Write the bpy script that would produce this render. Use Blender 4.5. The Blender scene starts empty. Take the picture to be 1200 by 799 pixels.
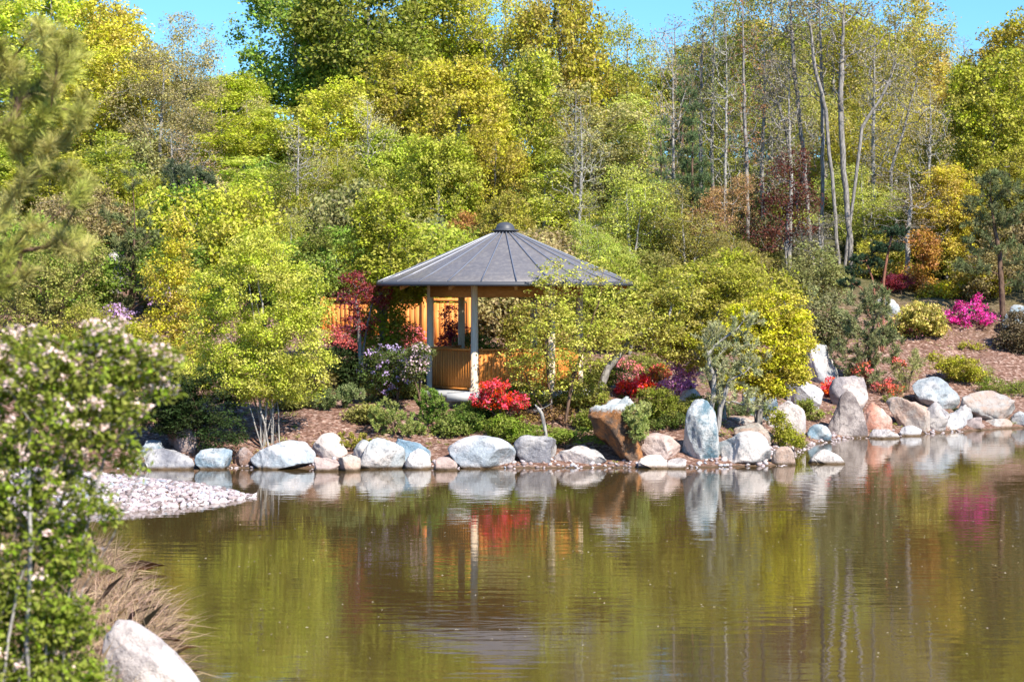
import bpy, math
import numpy as np
from mathutils import Vector

# ------------------------------------------------------------------ basics
F, CX, HY, EYE = 2333.33, 600.0, 335.0, 4.6
C = bpy.context.scene.collection
scene = bpy.context.scene
UP = np.array([0, 0, 1.0])

def at(px, py, D):
    return np.array([(px - CX) / F * D, D, EYE - (py - HY) / F * D])

def mesh_from(name, verts, faces, mat, attr=None, smooth=False):
    """verts (n,3), faces list of arrays (m,k)"""
    me = bpy.data.meshes.new(name)
    verts = np.asarray(verts, dtype=np.float32)
    if not isinstance(faces, list): faces = [faces]
    faces = [f for f in faces if len(f)]
    loops = np.concatenate([f.ravel() for f in faces]).astype(np.int32)
    tot = np.concatenate([np.full(len(f), f.shape[1]) for f in faces]).astype(np.int32)
    start = np.concatenate([[0], np.cumsum(tot)[:-1]]).astype(np.int32)
    me.vertices.add(len(verts)); me.vertices.foreach_set('co', verts.ravel())
    me.loops.add(len(loops)); me.loops.foreach_set('vertex_index', loops)
    me.polygons.add(len(tot)); me.polygons.foreach_set('loop_start', start)
    me.polygons.foreach_set('loop_total', tot)
    if smooth: me.polygons.foreach_set('use_smooth', np.ones(len(tot), dtype=bool))
    me.update(calc_edges=True)
    if attr is not None:
        for k, a in attr.items():
            at_ = me.attributes.new(k, 'FLOAT', 'FACE')
            at_.data.foreach_set('value', np.asarray(a, dtype=np.float32))
    if mat: me.materials.append(mat)
    return me

def link(name, me, parent=None, color=None):
    o = bpy.data.objects.new(name, me); C.objects.link(o)
    if parent: o.parent = parent
    if color is not None: o.color = (*color, 1)
    return o

def tag(o, label=None, cat=None, group=None, kind=None):
    if label: o['label'] = label
    if cat: o['category'] = cat
    if group: o['group'] = group
    if kind: o['kind'] = kind
    return o

def empty(name, loc):
    o = bpy.data.objects.new(name, None); C.objects.link(o)
    o.location = loc; o.empty_display_size = .3
    return o

# ------------------------------------------------------------------ terrain
POND = np.array([(-2.4, 16.2), (-3.5, 22), (-5.0, 28), (-7.4, 35), (-9.4, 39.6), (-8.0, 40.6), (-6.5, 42.0),
    (-5.7, 43.3), (-6.5, 44.6), (-7.6, 45.7), (-9.1, 47), (-10.7, 48), (-11.8, 49), (-11.5, 50.3), (-9, 50.4),
    (-5, 50.2), (0, 50.3), (5, 50.5), (6.8, 51.0), (7.3, 53.2), (8.6, 57.5), (10.2, 60.1), (12.4, 61.6), (14.3, 63.0), (16.5, 64.6),
    (24, 66), (34, 66), (62, 60), (60, 8), (8, 13), (2, 15.5)])

def pond_sd(x, y):
    """signed distance, negative inside the pond"""
    n = len(POND); d2 = np.full(x.shape, 1e9); inside = np.zeros(x.shape, bool)
    for i in range(n):
        ax, ay = POND[i]; bx, by = POND[(i + 1) % n]
        ex, ey = bx - ax, by - ay
        t = np.clip(((x - ax) * ex + (y - ay) * ey) / (ex * ex + ey * ey), 0, 1)
        d2 = np.minimum(d2, (x - ax - t * ex) ** 2 + (y - ay - t * ey) ** 2)
        c = ((ay > y) != (by > y)) & (x < (bx - ax) * (y - ay) / (by - ay + 1e-12) + ax)
        inside ^= c
    d = np.sqrt(d2)
    return np.where(inside, -d, d)

def wob(x, y, s, seed=0.0):
    return (np.sin(x * 1.3 * s + seed + 1.7 * np.sin(y * .7 * s + seed)) * np.sin(y * 1.1 * s + 2 + 1.3 * np.sin(x * .9 * s + seed * 2)))

def sstep(a, b, v):
    t = np.clip((v - a) / (b - a), 0, 1); return t * t * (3 - 2 * t)

def ground(x, y):
    x = np.asarray(x, float); y = np.asarray(y, float)
    d = pond_sd(x, y)
    dl = np.maximum(d, 0)
    centre = np.interp(dl, [0, .5, 1.2, 4, 7, 12, 20, 30, 50, 80, 120, 900], [0, .16, .36, 1.28, 1.70, 2.5, 4.0, 6.2, 10.2, 14, 16, 17])
    right = np.interp(dl, [0, .5, 1.5, 4, 7.5, 11.5, 16, 20, 30, 50, 80, 120, 900], [0, .18, .42, 1.12, 2.7, 4.1, 5.0, 6.0, 7.6, 10.6, 14, 16, 17])
    w = sstep(6, 10.5, x)
    far = centre * (1 - w) + right * w
    far = far + np.clip(dl / 4, 0, 1) * .12 * wob(x, y, 1.1) + np.clip(dl / 1, 0, 1) * .03 * wob(x, y, 4.1, 3)
    near = np.interp(dl, [0, .6, 2, 5, 12, 40, 900], [0, .35, .95, 1.9, 3.0, 3.3, 3.6]) + np.clip(dl, 0, 1) * .05 * wob(x, y, 2.0)
    spit = np.interp(dl, [0, .4, 1.2, 3, 30], [0.0, .1, .22, .36, .5])
    kf = sstep(48.2, 50.0, y + np.where(x < -11, 0, 0))
    ks = (1 - kf) * sstep(33, 40, y) * (1 - sstep(20, 40, x))
    kn = np.clip(1 - kf - ks, 0, 1)
    h = kf * far + ks * spit + kn * near
    return np.where(d < 0, np.maximum(-1.1, d * .45), h)

def gz(x, y): return float(ground(np.array([x]), np.array([y]))[0])

def solve_D(px, py, D0, lo=6, hi=6):
    Ds = np.arange(max(50.0, D0 - lo), D0 + hi, .05)
    x = (px - CX) / F * Ds; g = ground(x, Ds); z = EYE - (py - HY) / F * Ds
    k = np.nonzero((g >= z) & (g > .03))[0]
    if len(k) == 0: return float(Ds[np.argmin(np.abs(g - z))])
    return float(Ds[k[0]])

# ------------------------------------------------------------------ node helpers
def newmat(name):
    m = bpy.data.materials.new(name); m.use_nodes = True
    nt = m.node_tree; nt.nodes.clear()
    out = nt.nodes.new('ShaderNodeOutputMaterial')
    return m, nt, out

class N:
    def __init__(s, nt): s.nt = nt
    def __call__(s, t, ins=None, **kw):
        n = s.nt.nodes.new(t)
        for k, v in kw.items(): setattr(n, k, v)
        for k, v in (ins or {}).items():
            sk = n.inputs[k]
            if isinstance(v, bpy.types.NodeSocket): s.nt.links.new(v, sk)
            else: sk.default_value = v
        return n
    def mix(s, f, a, b, blend='MIX'):
        n = s.nt.nodes.new('ShaderNodeMix'); n.data_type = 'RGBA'; n.blend_type = blend
        for k, v in ((0, f), (6, a), (7, b)):
            if isinstance(v, bpy.types.NodeSocket): s.nt.links.new(v, n.inputs[k])
            else: n.inputs[k].default_value = v if k == 0 else (*v[:3], 1)
        return n.outputs[2]
    def ramp(s, f, stops):
        n = s.nt.nodes.new('ShaderNodeValToRGB'); s.nt.links.new(f, n.inputs[0])
        e = n.color_ramp.elements
        while len(e) < len(stops): e.new(.5)
        for q, (p, c) in zip(e, stops):
            q.position = p; q.color = (*c, 1) if len(c) == 3 else c
        return n.outputs[0]
    def math(s, op, a, b=0.0):
        n = s.nt.nodes.new('ShaderNodeMath'); n.operation = op
        for k, v in ((0, a), (1, b)):
            if isinstance(v, bpy.types.NodeSocket): s.nt.links.new(v, n.inputs[k])
            else: n.inputs[k].default_value = v
        return n.outputs[0]
    def noise(s, co, scale, detail=4, rough=.55):
        return s('ShaderNodeTexNoise', {'Vector': co, 'Scale': scale, 'Detail': detail, 'Roughness': rough})

def leaf_material(name, trans=.40, rough=.6, spec=.10, var=.55):
    m, nt, out = newmat(name); n = N(nt)
    oi = n('ShaderNodeObjectInfo')
    v = n('ShaderNodeAttribute', attribute_name='v').outputs['Fac']
    h = n('ShaderNodeAttribute', attribute_name='h').outputs['Fac']
    hs = n('ShaderNodeHueSaturation', {'Color': oi.outputs['Color'],
        'Hue': n.math('ADD', n.math('MULTIPLY', h, .07), .459),
        'Saturation': n.math('ADD', n.math('MULTIPLY', h, .25), .82),
        'Value': n.math('ADD', n.math('MULTIPLY', v, 2 * var), 1 - var)})
    col = hs.outputs[0]
    p = n('ShaderNodeBsdfPrincipled', {'Base Color': col, 'Roughness': rough, 'Specular IOR Level': spec})
    t = n('ShaderNodeBsdfTranslucent', {'Color': n.mix(.5, col, (1.0, .95, .3), 'MULTIPLY')})
    t2 = n('ShaderNodeMixShader', {'Fac': trans, 1: p.outputs[0], 2: t.outputs[0]})
    nt.links.new(t2.outputs[0], out.inputs[0])
    return m

LEAF = leaf_material('leaf')
NEEDLE = leaf_material('needle', trans=.15, rough=.6, spec=.2, var=.5)
PETAL = leaf_material('petal', trans=.3, rough=.7, spec=.1, var=.25)

def bark_material(name, c1, c2, sc=6):
    m, nt, out = newmat(name); n = N(nt)
    co = n('ShaderNodeNewGeometry').outputs['Position']
    mp = n('ShaderNodeMapping', {'Vector': co, 'Scale': (3, 3, .8)}).outputs[0]
    f = n.noise(mp, sc, 5).outputs['Fac']
    col = n.ramp(f, [(.35, c1), (.65, c2)])
    b = n('ShaderNodeBump', {'Height': f, 'Strength': .6, 'Distance': .02})
    p = n('ShaderNodeBsdfPrincipled', {'Base Color': col, 'Roughness': .85, 'Normal': b.outputs[0], 'Specular IOR Level': .2})
    nt.links.new(p.outputs[0], out.inputs[0]); return m

BARK = bark_material('bark_grey', (.10, .09, .085), (.33, .31, .29))
PALEBARK = bark_material('bark_pale', (.16, .15, .145), (.42, .40, .37))
BROWNBARK = bark_material('bark_brown', (.06, .038, .026), (.19, .12, .085))

def rock_material(name, base, patch, dark, amount=.5, scale=1.3, pale_top=False):
    m, nt, out = newmat(name); n = N(nt)
    tc = n('ShaderNodeTexCoord').outputs['Object']
    oi = n('ShaderNodeObjectInfo').outputs['Random']
    off = n('ShaderNodeVectorMath', {0: tc, 1: n('ShaderNodeCombineXYZ', {0: n.math('MULTIPLY', oi, 40), 1: n.math('MULTIPLY', oi, 17)}).outputs[0]}, operation='ADD').outputs[0]
    a = n.noise(off, scale, 5, .6).outputs['Fac']
    b = n.noise(off, scale * 5, 6, .7).outputs['Fac']
    c = n.noise(off, scale * 28, 3, .7).outputs['Fac']
    w = n('ShaderNodeTexWave', {'Vector': off, 'Scale': 1.1, 'Distortion': 9.0, 'Detail': 4.0, 'Detail Scale': 1.4}).outputs['Fac']
    col = n.mix(n.ramp(a, [(.5 - .12 * amount - .03, (0, 0, 0)), (.62 - .12 * amount, (1, 1, 1))]), base, patch)
    col = n.mix(n.ramp(b, [(.53, (0, 0, 0)), (.66, (.65, .65, .65))]), col, dark)
    col = n.mix(n.ramp(w, [(.0, (.22, .22, .22)), (.07, (0, 0, 0))]), col, dark)
    col = n.mix(n.ramp(c, [(.30, (.35, .35, .35)), (.40, (0, 0, 0))]), col, tuple(x * .35 for x in dark))
    col = n.mix(n.ramp(c, [(.6, (0, 0, 0)), (.7, (.5, .5, .5))]), col, (.72, .70, .68))
    col = n.mix(1.0, col, n.ramp(oi, [(0, (1.1, .98, .90)), (.35, (.92, .95, 1.0)), (.65, (1.0, .95, .90)), (1, (.80, .84, .88))]), 'MULTIPLY')
    z = n('ShaderNodeSeparateXYZ', {0: n('ShaderNodeNewGeometry').outputs['Position']}).outputs[2]
    wet = n.ramp(n.math('ADD', n.math('MULTIPLY', z, 2.6), n.math('MULTIPLY', b, .22)), [(.18, (1, 1, 1)), (.36, (0, 0, 0))])
    col = n.mix(wet, col, (.11, .075, .045))
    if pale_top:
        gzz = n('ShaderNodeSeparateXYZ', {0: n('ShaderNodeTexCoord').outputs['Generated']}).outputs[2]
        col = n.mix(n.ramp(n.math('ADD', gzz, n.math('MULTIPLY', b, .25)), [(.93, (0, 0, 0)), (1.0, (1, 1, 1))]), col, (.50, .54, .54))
    hsum = n.math('ADD', n.math('MULTIPLY', b, 1.0), n.math('MULTIPLY', c, .25))
    bp = n('ShaderNodeBump', {'Height': hsum, 'Strength': .75, 'Distance': .09})
    p = n('ShaderNodeBsdfPrincipled', {'Base Color': col, 'Roughness': .82, 'Normal': bp.outputs[0], 'Specular IOR Level': .25})
    nt.links.new(p.outputs[0], out.inputs[0]); return m

ROCK = {
 'pale':  rock_material('stone_pale', (.60, .57, .56), (.36, .40, .43), (.13, .14, .16)),
 'white': rock_material('stone_white', (.62, .60, .59), (.44, .42, .42), (.18, .17, .18), .4),
 'pink':  rock_material('stone_pink', (.52, .44, .42), (.44, .35, .33), (.24, .18, .17)),
 'blue':  rock_material('stone_blue', (.20, .30, .38), (.46, .50, .53), (.07, .11, .15), .5),
 'teal':  rock_material('stone_teal', (.15, .25, .31), (.62, .64, .64), (.04, .08, .10), .6, 2.6),
 'brown': rock_material('stone_brown', (.26, .16, .12), (.34, .30, .30), (.08, .06, .06), .4),
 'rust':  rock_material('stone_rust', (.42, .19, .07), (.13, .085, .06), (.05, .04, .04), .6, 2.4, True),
 'tan':   rock_material('stone_tan', (.46, .34, .28), (.42, .40, .38), (.2, .14, .11), .4),
 'dark':  rock_material('stone_dark', (.15, .13, .135), (.36, .33, .33), (.06, .05, .06), .35),
 'grey':  rock_material('stone_grey', (.24, .24, .27), (.50, .48, .48), (.08, .08, .10), .4),
 'red':   rock_material('stone_red', (.42, .22, .17), (.50, .44, .42), (.2, .1, .08), .35),
}

# ------------------------------------------------------------------ growth
def skeleton(rng, trunks, tips, gnarl=.12, upbias=.7, rise=.25, nseg=3):
    pos, par = [], []
    tr = []
    for poly in trunks:
        prev = -1
        poly = np.asarray(poly, float)
        for i in range(len(poly) - 1):
            k = max(2, int(np.linalg.norm(poly[i + 1] - poly[i]) / .35)) if i or True else 2
            k = min(k, 8)
            for j in range(k if i else k + 1):
                t = (j + (1 if i else 0)) / k
                p = poly[i] * (1 - t) + poly[i + 1] * t
                if 0 < t < 1: p = p + rng.normal(0, gnarl * .12, 3) * np.array([1, 1, .2])
                pos.append(p); par.append(prev); prev = len(pos) - 1
    trunk_n = len(pos)
    P = np.zeros((trunk_n + len(tips) * nseg + 5, 3)); P[:trunk_n] = pos
    n = trunk_n
    tp = P[:trunk_n]
    dist = np.min(np.linalg.norm(tips[:, None, :] - tp[None], axis=2), axis=1)
    order = np.argsort(dist)
    tipidx = np.zeros(len(tips), int)
    base_z = min(t[0][2] for t in trunks)
    topz = tips[:, 2].max()
    for ti in order:
        t = tips[ti]
        d = t - P[:n]
        L = np.linalg.norm(d, axis=1)
        cost = L + upbias * np.maximum(0, .3 * np.hypot(d[:, 0], d[:, 1]) - d[:, 2])
        # nothing grows off the lowest part of a trunk
        cost = cost + 3 * (P[:n, 2] < base_z + .12 * (topz - base_z))
        j = int(np.argmin(cost))
        a = P[j]; D = t - a; l = np.linalg.norm(D) + 1e-6
        mid = a + D * .5 + np.array([0, 0, -rise * l * .35]) + rng.normal(0, gnarl * l * .35, 3)
        prev = j
        for s in range(1, nseg + 1):
            u = s / nseg
            p = (1 - u) ** 2 * a + 2 * u * (1 - u) * mid + u * u * t
            P[n] = p; par.append(prev); prev = n; n += 1
        tipidx[ti] = prev
    return P[:n], np.array(par), tipidx, trunk_n

def radii(par, R, rt):
    n = len(par); cnt = np.zeros(n)
    haskid = np.zeros(n, bool); haskid[par[par >= 0]] = True
    cnt[~haskid] = 1
    for i in range(n - 1, -1, -1):
        if par[i] >= 0: cnt[par[i]] += cnt[i]
    N_ = max(cnt.max(), 2)
    p = math.log(max(R / rt, 1.5)) / math.log(N_)
    return rt * cnt ** p, cnt

def tubes(P, par, r, cnt):
    """one tapered cone per edge"""
    e = np.nonzero(par >= 0)[0]
    a = P[par[e]]; b = P[e]
    best = np.full(len(P), -1.0)
    np.maximum.at(best, par[e], cnt[e])
    main = cnt[e] >= best[par[e]]
    ra = np.where(main, r[par[e]], np.minimum(r[par[e]], r[e] * 1.25)); rb = r[e]
    d = b - a; l = np.linalg.norm(d, axis=1, keepdims=True) + 1e-9; d = d / l
    b = b + d * (rb[:, None] * .4)
    ref = np.where(np.abs(d[:, 2:3]) > .95, np.array([[1.0, 0, 0]]), np.array([[0, 0, 1.0]]))
    u = np.cross(d, ref); u /= np.linalg.norm(u, axis=1, keepdims=True); v = np.cross(d, u)
    V, Fs, off = [], [], 0
    for lo, hi, k in ((0, .02, 3), (.02, .06, 5), (.06, 9, 8)):
        s = (rb >= lo) & (rb < hi)
        m = int(s.sum())
        if not m: continue
        th = np.arange(k) / k * 2 * math.pi
        ring = np.cos(th)[None, :, None] * u[s][:, None] + np.sin(th)[None, :, None] * v[s][:, None]
        A = a[s][:, None] + ring * ra[s][:, None, None]
        B = b[s][:, None] + ring * rb[s][:, None, None]
        vv = np.concatenate([A, B], 1).reshape(-1, 3)
        i = np.arange(k); q = np.stack([i, (i + 1) % k, (i + 1) % k + k, i + k], 1)
        f = (q[None] + (np.arange(m) * 2 * k)[:, None, None] + off).reshape(-1, 4)
        V.append(vv); Fs.append(f); off += len(vv)
    return np.concatenate(V), np.concatenate(Fs)

def rhombi(rng, pos, u, nrm, L, W, fold=.15):
    m = len(pos)
    v = np.cross(nrm, u); v /= np.linalg.norm(v, axis=1, keepdims=True) + 1e-9
    L = L[:, None]; W = W[:, None]
    p0 = pos; p2 = pos + u * L
    mid = pos + u * L * .45
    p1 = mid + v * W * .5 + nrm * W * fold; p3 = mid - v * W * .5 + nrm * W * fold
    V = np.stack([p0, p1, p2, p3], 1).reshape(-1, 3)
    Fq = (np.arange(m) * 4)[:, None] + np.arange(4)[None]
    return V, Fq

def unit(a): return a / (np.linalg.norm(a, axis=-1, keepdims=True) + 1e-9)

def foliage(rng, tips, dirs, n, cr, size, flat=.6, up=.8, aspect=.6, needle=False, center=None):
    k = len(tips)
    nn = np.maximum(1, rng.poisson(n, k))
    idx = np.repeat(np.arange(k), nn); m = len(idx)
    crk = cr * rng.uniform(.65, 1.25, k)
    if needle:
        back = rng.uniform(-1, .15, m)
        pos = tips[idx] + dirs[idx] * (back * crk[idx])[:, None]
        u = unit(dirs[idx] * .75 + unit(rng.normal(0, 1, (m, 3))) + UP * .15)
        nrm = unit(np.cross(u, rng.normal(0, 1, (m, 3))))
        L = size * rng.uniform(.7, 1.2, m); W = L * aspect
        V, Fq = rhombi(rng, pos, u, nrm, L, W, 0)
    else:
        g = rng.normal(0, .5, (m, 3)); g = g / np.maximum(1, np.linalg.norm(g, axis=1, keepdims=True) / 1.1)
        off = g * crk[idx][:, None] * np.array([1, 1, flat])
        pos = tips[idx] + off
        out = unit(off + 1e-4)
        nrm = unit(UP * up + out * .45 + rng.normal(0, .55, (m, 3)))
        u = unit(np.cross(nrm, rng.normal(0, 1, (m, 3))))
        L = size * rng.uniform(.6, 1.3, m); W = L * aspect
        V, Fq = rhombi(rng, pos, u, nrm, L, W)
    cl = rng.uniform(0, 1, k)[idx]
    v = np.clip(.45 * cl + .55 * rng.uniform(0, 1, m), 0, 1)
    h = np.clip(.6 * rng.uniform(0, 1, k)[idx] + .4 * rng.uniform(0, 1, m), 0, 1)
    return V, Fq, v, h

def sample_blobs(rng, blobs, n, shell=.55):
    """blobs: (centre(3), radii(3)); more points near the surface"""
    vol = np.array([b[1][0] * b[1][1] * b[1][2] for b in blobs]) ** .7; vol /= vol.sum()
    which = rng.choice(len(blobs), n, p=vol)
    d = unit(rng.normal(0, 1, (n, 3)))
    rr = rng.uniform(0, 1, n) ** (1 / (3 + 4 * shell))
    c = np.array([b[0] for b in blobs])[which]; r = np.array([b[1] for b in blobs])[which]
    lump = 1 + .16 * np.sin(d[:, 0] * 5 + which) * np.sin(d[:, 2] * 6 + which * 2)
    return c + d * r * (rr * lump)[:, None]

def grow(seed, trunks, blobs, n_tips, R=.12, rt=.006, gnarl=.12, rise=.25, leaf=None, shell=.55, tips=None, leafy=1.0, min_z=None):
    rng = np.random.default_rng(seed)
    if tips is None: tips = sample_blobs(rng, blobs, n_tips, shell)
    if min_z is not None:
        keep = tips[tips[:, 2] > min_z]
        if len(keep) < 6: tips[:, 2] = np.abs(tips[:, 2]) * .5 + min_z; keep = tips
        tips = keep
    P, par, ti, tn = skeleton(rng, trunks, tips, gnarl=gnarl, rise=rise)
    r, cnt = radii(par, R, rt)
    V, Fq = tubes(P, par, r, cnt)
    out = {'wood': (V, Fq)}
    dirs = unit(P[ti] - P[par[ti]] + UP * .02)
    sel = rng.uniform(0, 1, len(tips)) < leafy
    if leaf:
        out['leaf'] = foliage(rng, P[ti][sel], dirs[sel], **leaf)
    out['tips'] = P[ti]; out['dirs'] = dirs
    return out

def foliage_mesh(name, data, mat):
    V, Fq, v, h = data
    return mesh_from(name, V, Fq, mat, {'v': v, 'h': h})

# ------------------------------------------------------------------ ground
def build_ground():
    x = np.unique(np.concatenate([np.linspace(-900, -60, 18), np.linspace(-60, -24, 40), np.linspace(-24, 24, 300), np.linspace(24, 60, 40), np.linspace(60, 900, 18)]))
    y = np.unique(np.concatenate([np.linspace(-300, 0, 12), np.linspace(0, 38, 120), np.linspace(38, 75, 260), np.linspace(75, 120, 80), np.linspace(120, 900, 30)]))
    X, Y = np.meshgrid(x, y); Z = ground(X, Y)
    V = np.stack([X.ravel(), Y.ravel(), Z.ravel()], 1)
    nx, ny = len(x), len(y)
    i = np.arange(nx - 1)[None] + (np.arange(ny - 1) * nx)[:, None]; i = i.ravel()
    Fq = np.stack([i, i + 1, i + 1 + nx, i + nx], 1)
    m, nt, out = newmat('mulch_soil'); n = N(nt)
    co = n('ShaderNodeNewGeometry').outputs['Position']
    a = n.noise(co, .35, 5).outputs['Fac']; b = n.noise(co, 9, 6, .75).outputs['Fac']
    vo = n('ShaderNodeTexVoronoi', {'Vector': n('ShaderNodeMapping', {'Vector': co, 'Scale': (11, 19, 11), 'Rotation': (0, 0, .5)}).outputs[0], 'Scale': 1.0})
    chip = n('ShaderNodeSeparateColor', {0: vo.outputs['Color']}).outputs[0]
    col = n.ramp(chip, [(.0, (.10, .05, .036)), (.45, (.22, .125, .095)), (.8, (.33, .215, .175)), (1, (.48, .36, .31))])
    col = n.mix(n.ramp(b, [(.42, (.75, .75, .75)), (.55, (0, 0, 0))]), col, (.10, .055, .04))
    sep = n('ShaderNodeSeparateXYZ', {0: co})
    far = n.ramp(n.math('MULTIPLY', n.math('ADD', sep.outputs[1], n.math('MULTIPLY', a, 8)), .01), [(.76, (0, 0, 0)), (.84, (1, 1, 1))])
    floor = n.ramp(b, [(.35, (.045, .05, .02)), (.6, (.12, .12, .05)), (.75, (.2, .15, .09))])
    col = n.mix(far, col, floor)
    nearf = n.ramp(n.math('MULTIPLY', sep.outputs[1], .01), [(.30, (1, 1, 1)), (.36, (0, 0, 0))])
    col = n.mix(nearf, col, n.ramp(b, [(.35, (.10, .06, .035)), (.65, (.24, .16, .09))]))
    wet = n.ramp(sep.outputs[2], [(.0, (1, 1, 1)), (.06, (0, 0, 0))])
    col = n.mix(wet, col, (.09, .065, .04))
    bp = n('ShaderNodeBump', {'Height': n.math('ADD', chip, b), 'Strength': .7, 'Distance': .04})
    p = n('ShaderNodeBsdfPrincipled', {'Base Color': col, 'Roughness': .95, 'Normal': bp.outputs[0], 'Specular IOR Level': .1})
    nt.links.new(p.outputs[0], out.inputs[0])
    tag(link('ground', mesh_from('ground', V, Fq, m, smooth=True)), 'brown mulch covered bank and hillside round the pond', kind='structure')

def build_water():
    m, nt, out = newmat('pond_water'); n = N(nt)
    co = n('ShaderNodeNewGeometry').outputs['Position']
    mp = n('ShaderNodeMapping', {'Vector': co, 'Scale': (1.1, 4.2, 1)}).outputs[0]
    mp2 = n('ShaderNodeMapping', {'Vector': co, 'Scale': (.35, .9, 1), 'Rotation': (0, 0, .3)}).outputs[0]
    a = n.noise(mp, 1.6, 3, .55).outputs['Fac']
    b = n.noise(mp2, 1.0, 2, .5).outputs['Fac']
    msk = n.ramp(n.noise(n('ShaderNodeMapping', {'Vector': co, 'Scale': (.05, .22, 1)}).outputs[0], 1.0, 2).outputs['Fac'], [(.38, (.5, .5, .5)), (.62, (1, 1, 1))])
    mp3 = n('ShaderNodeMapping', {'Vector': co, 'Scale': (.9, 3.4, 1)}).outputs[0]
    c = n.noise(mp3, 1.0, 2, .6).outputs['Fac']
    hgt = n.math('ADD', n.math('MULTIPLY', n.math('MULTIPLY', a, msk), .18), n.math('ADD', n.math('MULTIPLY', b, .8), n.math('MULTIPLY', n.math('MULTIPLY', c, msk), 1.25)))
    bp = n('ShaderNodeBump', {'Height': hgt, 'Strength': 1.0, 'Distance': .0042})
    body = n.mix(n.noise(co, .25, 3).outputs['Fac'], (.080, .050, .017), (.058, .038, .013))
    p = n('ShaderNodeBsdfPrincipled', {'Base Color': body, 'Roughness': .03, 'IOR': 1.68, 'Normal': bp.outputs[0], 'Specular IOR Level': .62})
    nt.links.new(p.outputs[0], out.inputs[0])
    V = np.array([(-30, 5, 0), (75, 5, 0), (75, 70, 0), (-30, 70, 0)], float)
    tag(link('water', mesh_from('water', V, np.array([[0, 1, 2, 3]]), m)), 'calm olive brown pond reflecting trees and boulders', kind='structure')

# ------------------------------------------------------------------ boulders
import bmesh
_ico = {}
def ico(sub):
    if sub not in _ico:
        bm = bmesh.new(); bmesh.ops.create_icosphere(bm, subdivisions=sub, radius=1)
        V = np.array([v.co[:] for v in bm.verts]); Fq = np.array([[v.index for v in f.verts] for f in bm.faces]); bm.free()
        _ico[sub] = (unit(V), Fq)
    return _ico[sub]

def rockshape(rng, cuts=9, boxy=.85, rough=.05, sub=5):
    V, Fq = ico(sub); P = np.sign(V) * np.abs(V) ** boxy
    for _ in range(cuts):
        nrm = unit(rng.normal(0, 1, 3)); o = rng.uniform(.52, .86)
        ex = np.maximum(0, P @ nrm - o)
        P = P - nrm * (ex * .95)[:, None]
    ph = rng.uniform(0, 9, 12)
    for k, (f, a) in enumerate(((1.7, 1.8), (3.3, 1.1), (6.9, .6), (15, .3))):
        q = np.sin(V[:, 0] * f + ph[k] + 2 * np.sin(V[:, 1] * f * .8 + ph[k + 4])) * np.sin(V[:, 2] * f * 1.1 + ph[k + 8] + np.sin(V[:, 0] * f))
        P = P + V * (q * rough * a)[:, None]
    lo, hi = P.min(0), P.max(0)
    return (P - (lo + hi) / 2) / ((hi - lo) / 2), Fq

def boulder(px0, px1, py0, py1, rock, label, D=None, cuts=9, boxy=.85, depth=.75, lean=0, top=1.0, peak=0, sink=.22, seed=None, group='boulders along the pond edge', rough=.05, name='boulder', fix=False):
    if D is None: D = EYE * F / (py1 - HY)
    elif D > 40 and name == 'boulder' and not fix: D = solve_D((px0 + px1) / 2, py1, D, 3, 8)
    seed = seed if seed is not None else int(px0 * 7 + py0 * 13)
    rng = np.random.default_rng(seed)
    P, Fq = rockshape(rng, cuts, boxy, rough)
    w = (px1 - px0) / F * D; h = (py1 - py0) / F * D
    dp = w * depth
    cx = ((px0 + px1) / 2 - CX) / F * D; zb = EYE - (py1 - HY) / F * D; zt = EYE - (py0 - HY) / F * D
    t = (P[:, 2] + 1) / 2
    nar = 1 - (1 - top) * t                       # narrower towards the top
    X = P[:, 0] * nar * w / 2 + lean * w * (t - .5)
    if peak: X = X + 0
    Y = P[:, 1] * nar * dp / 2
    H = zt - zb + sink
    Z = t * H
    X = (X - X.min()) / (X.max() - X.min()) * w - w / 2
    me = mesh_from(name, np.stack([X, Y, Z], 1), Fq, ROCK[rock], smooth=True)
    o = link(name, me); o.location = (cx, D + dp * .42, zb - sink)
    tag(o, label, 'boulder', group)
    return o

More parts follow.
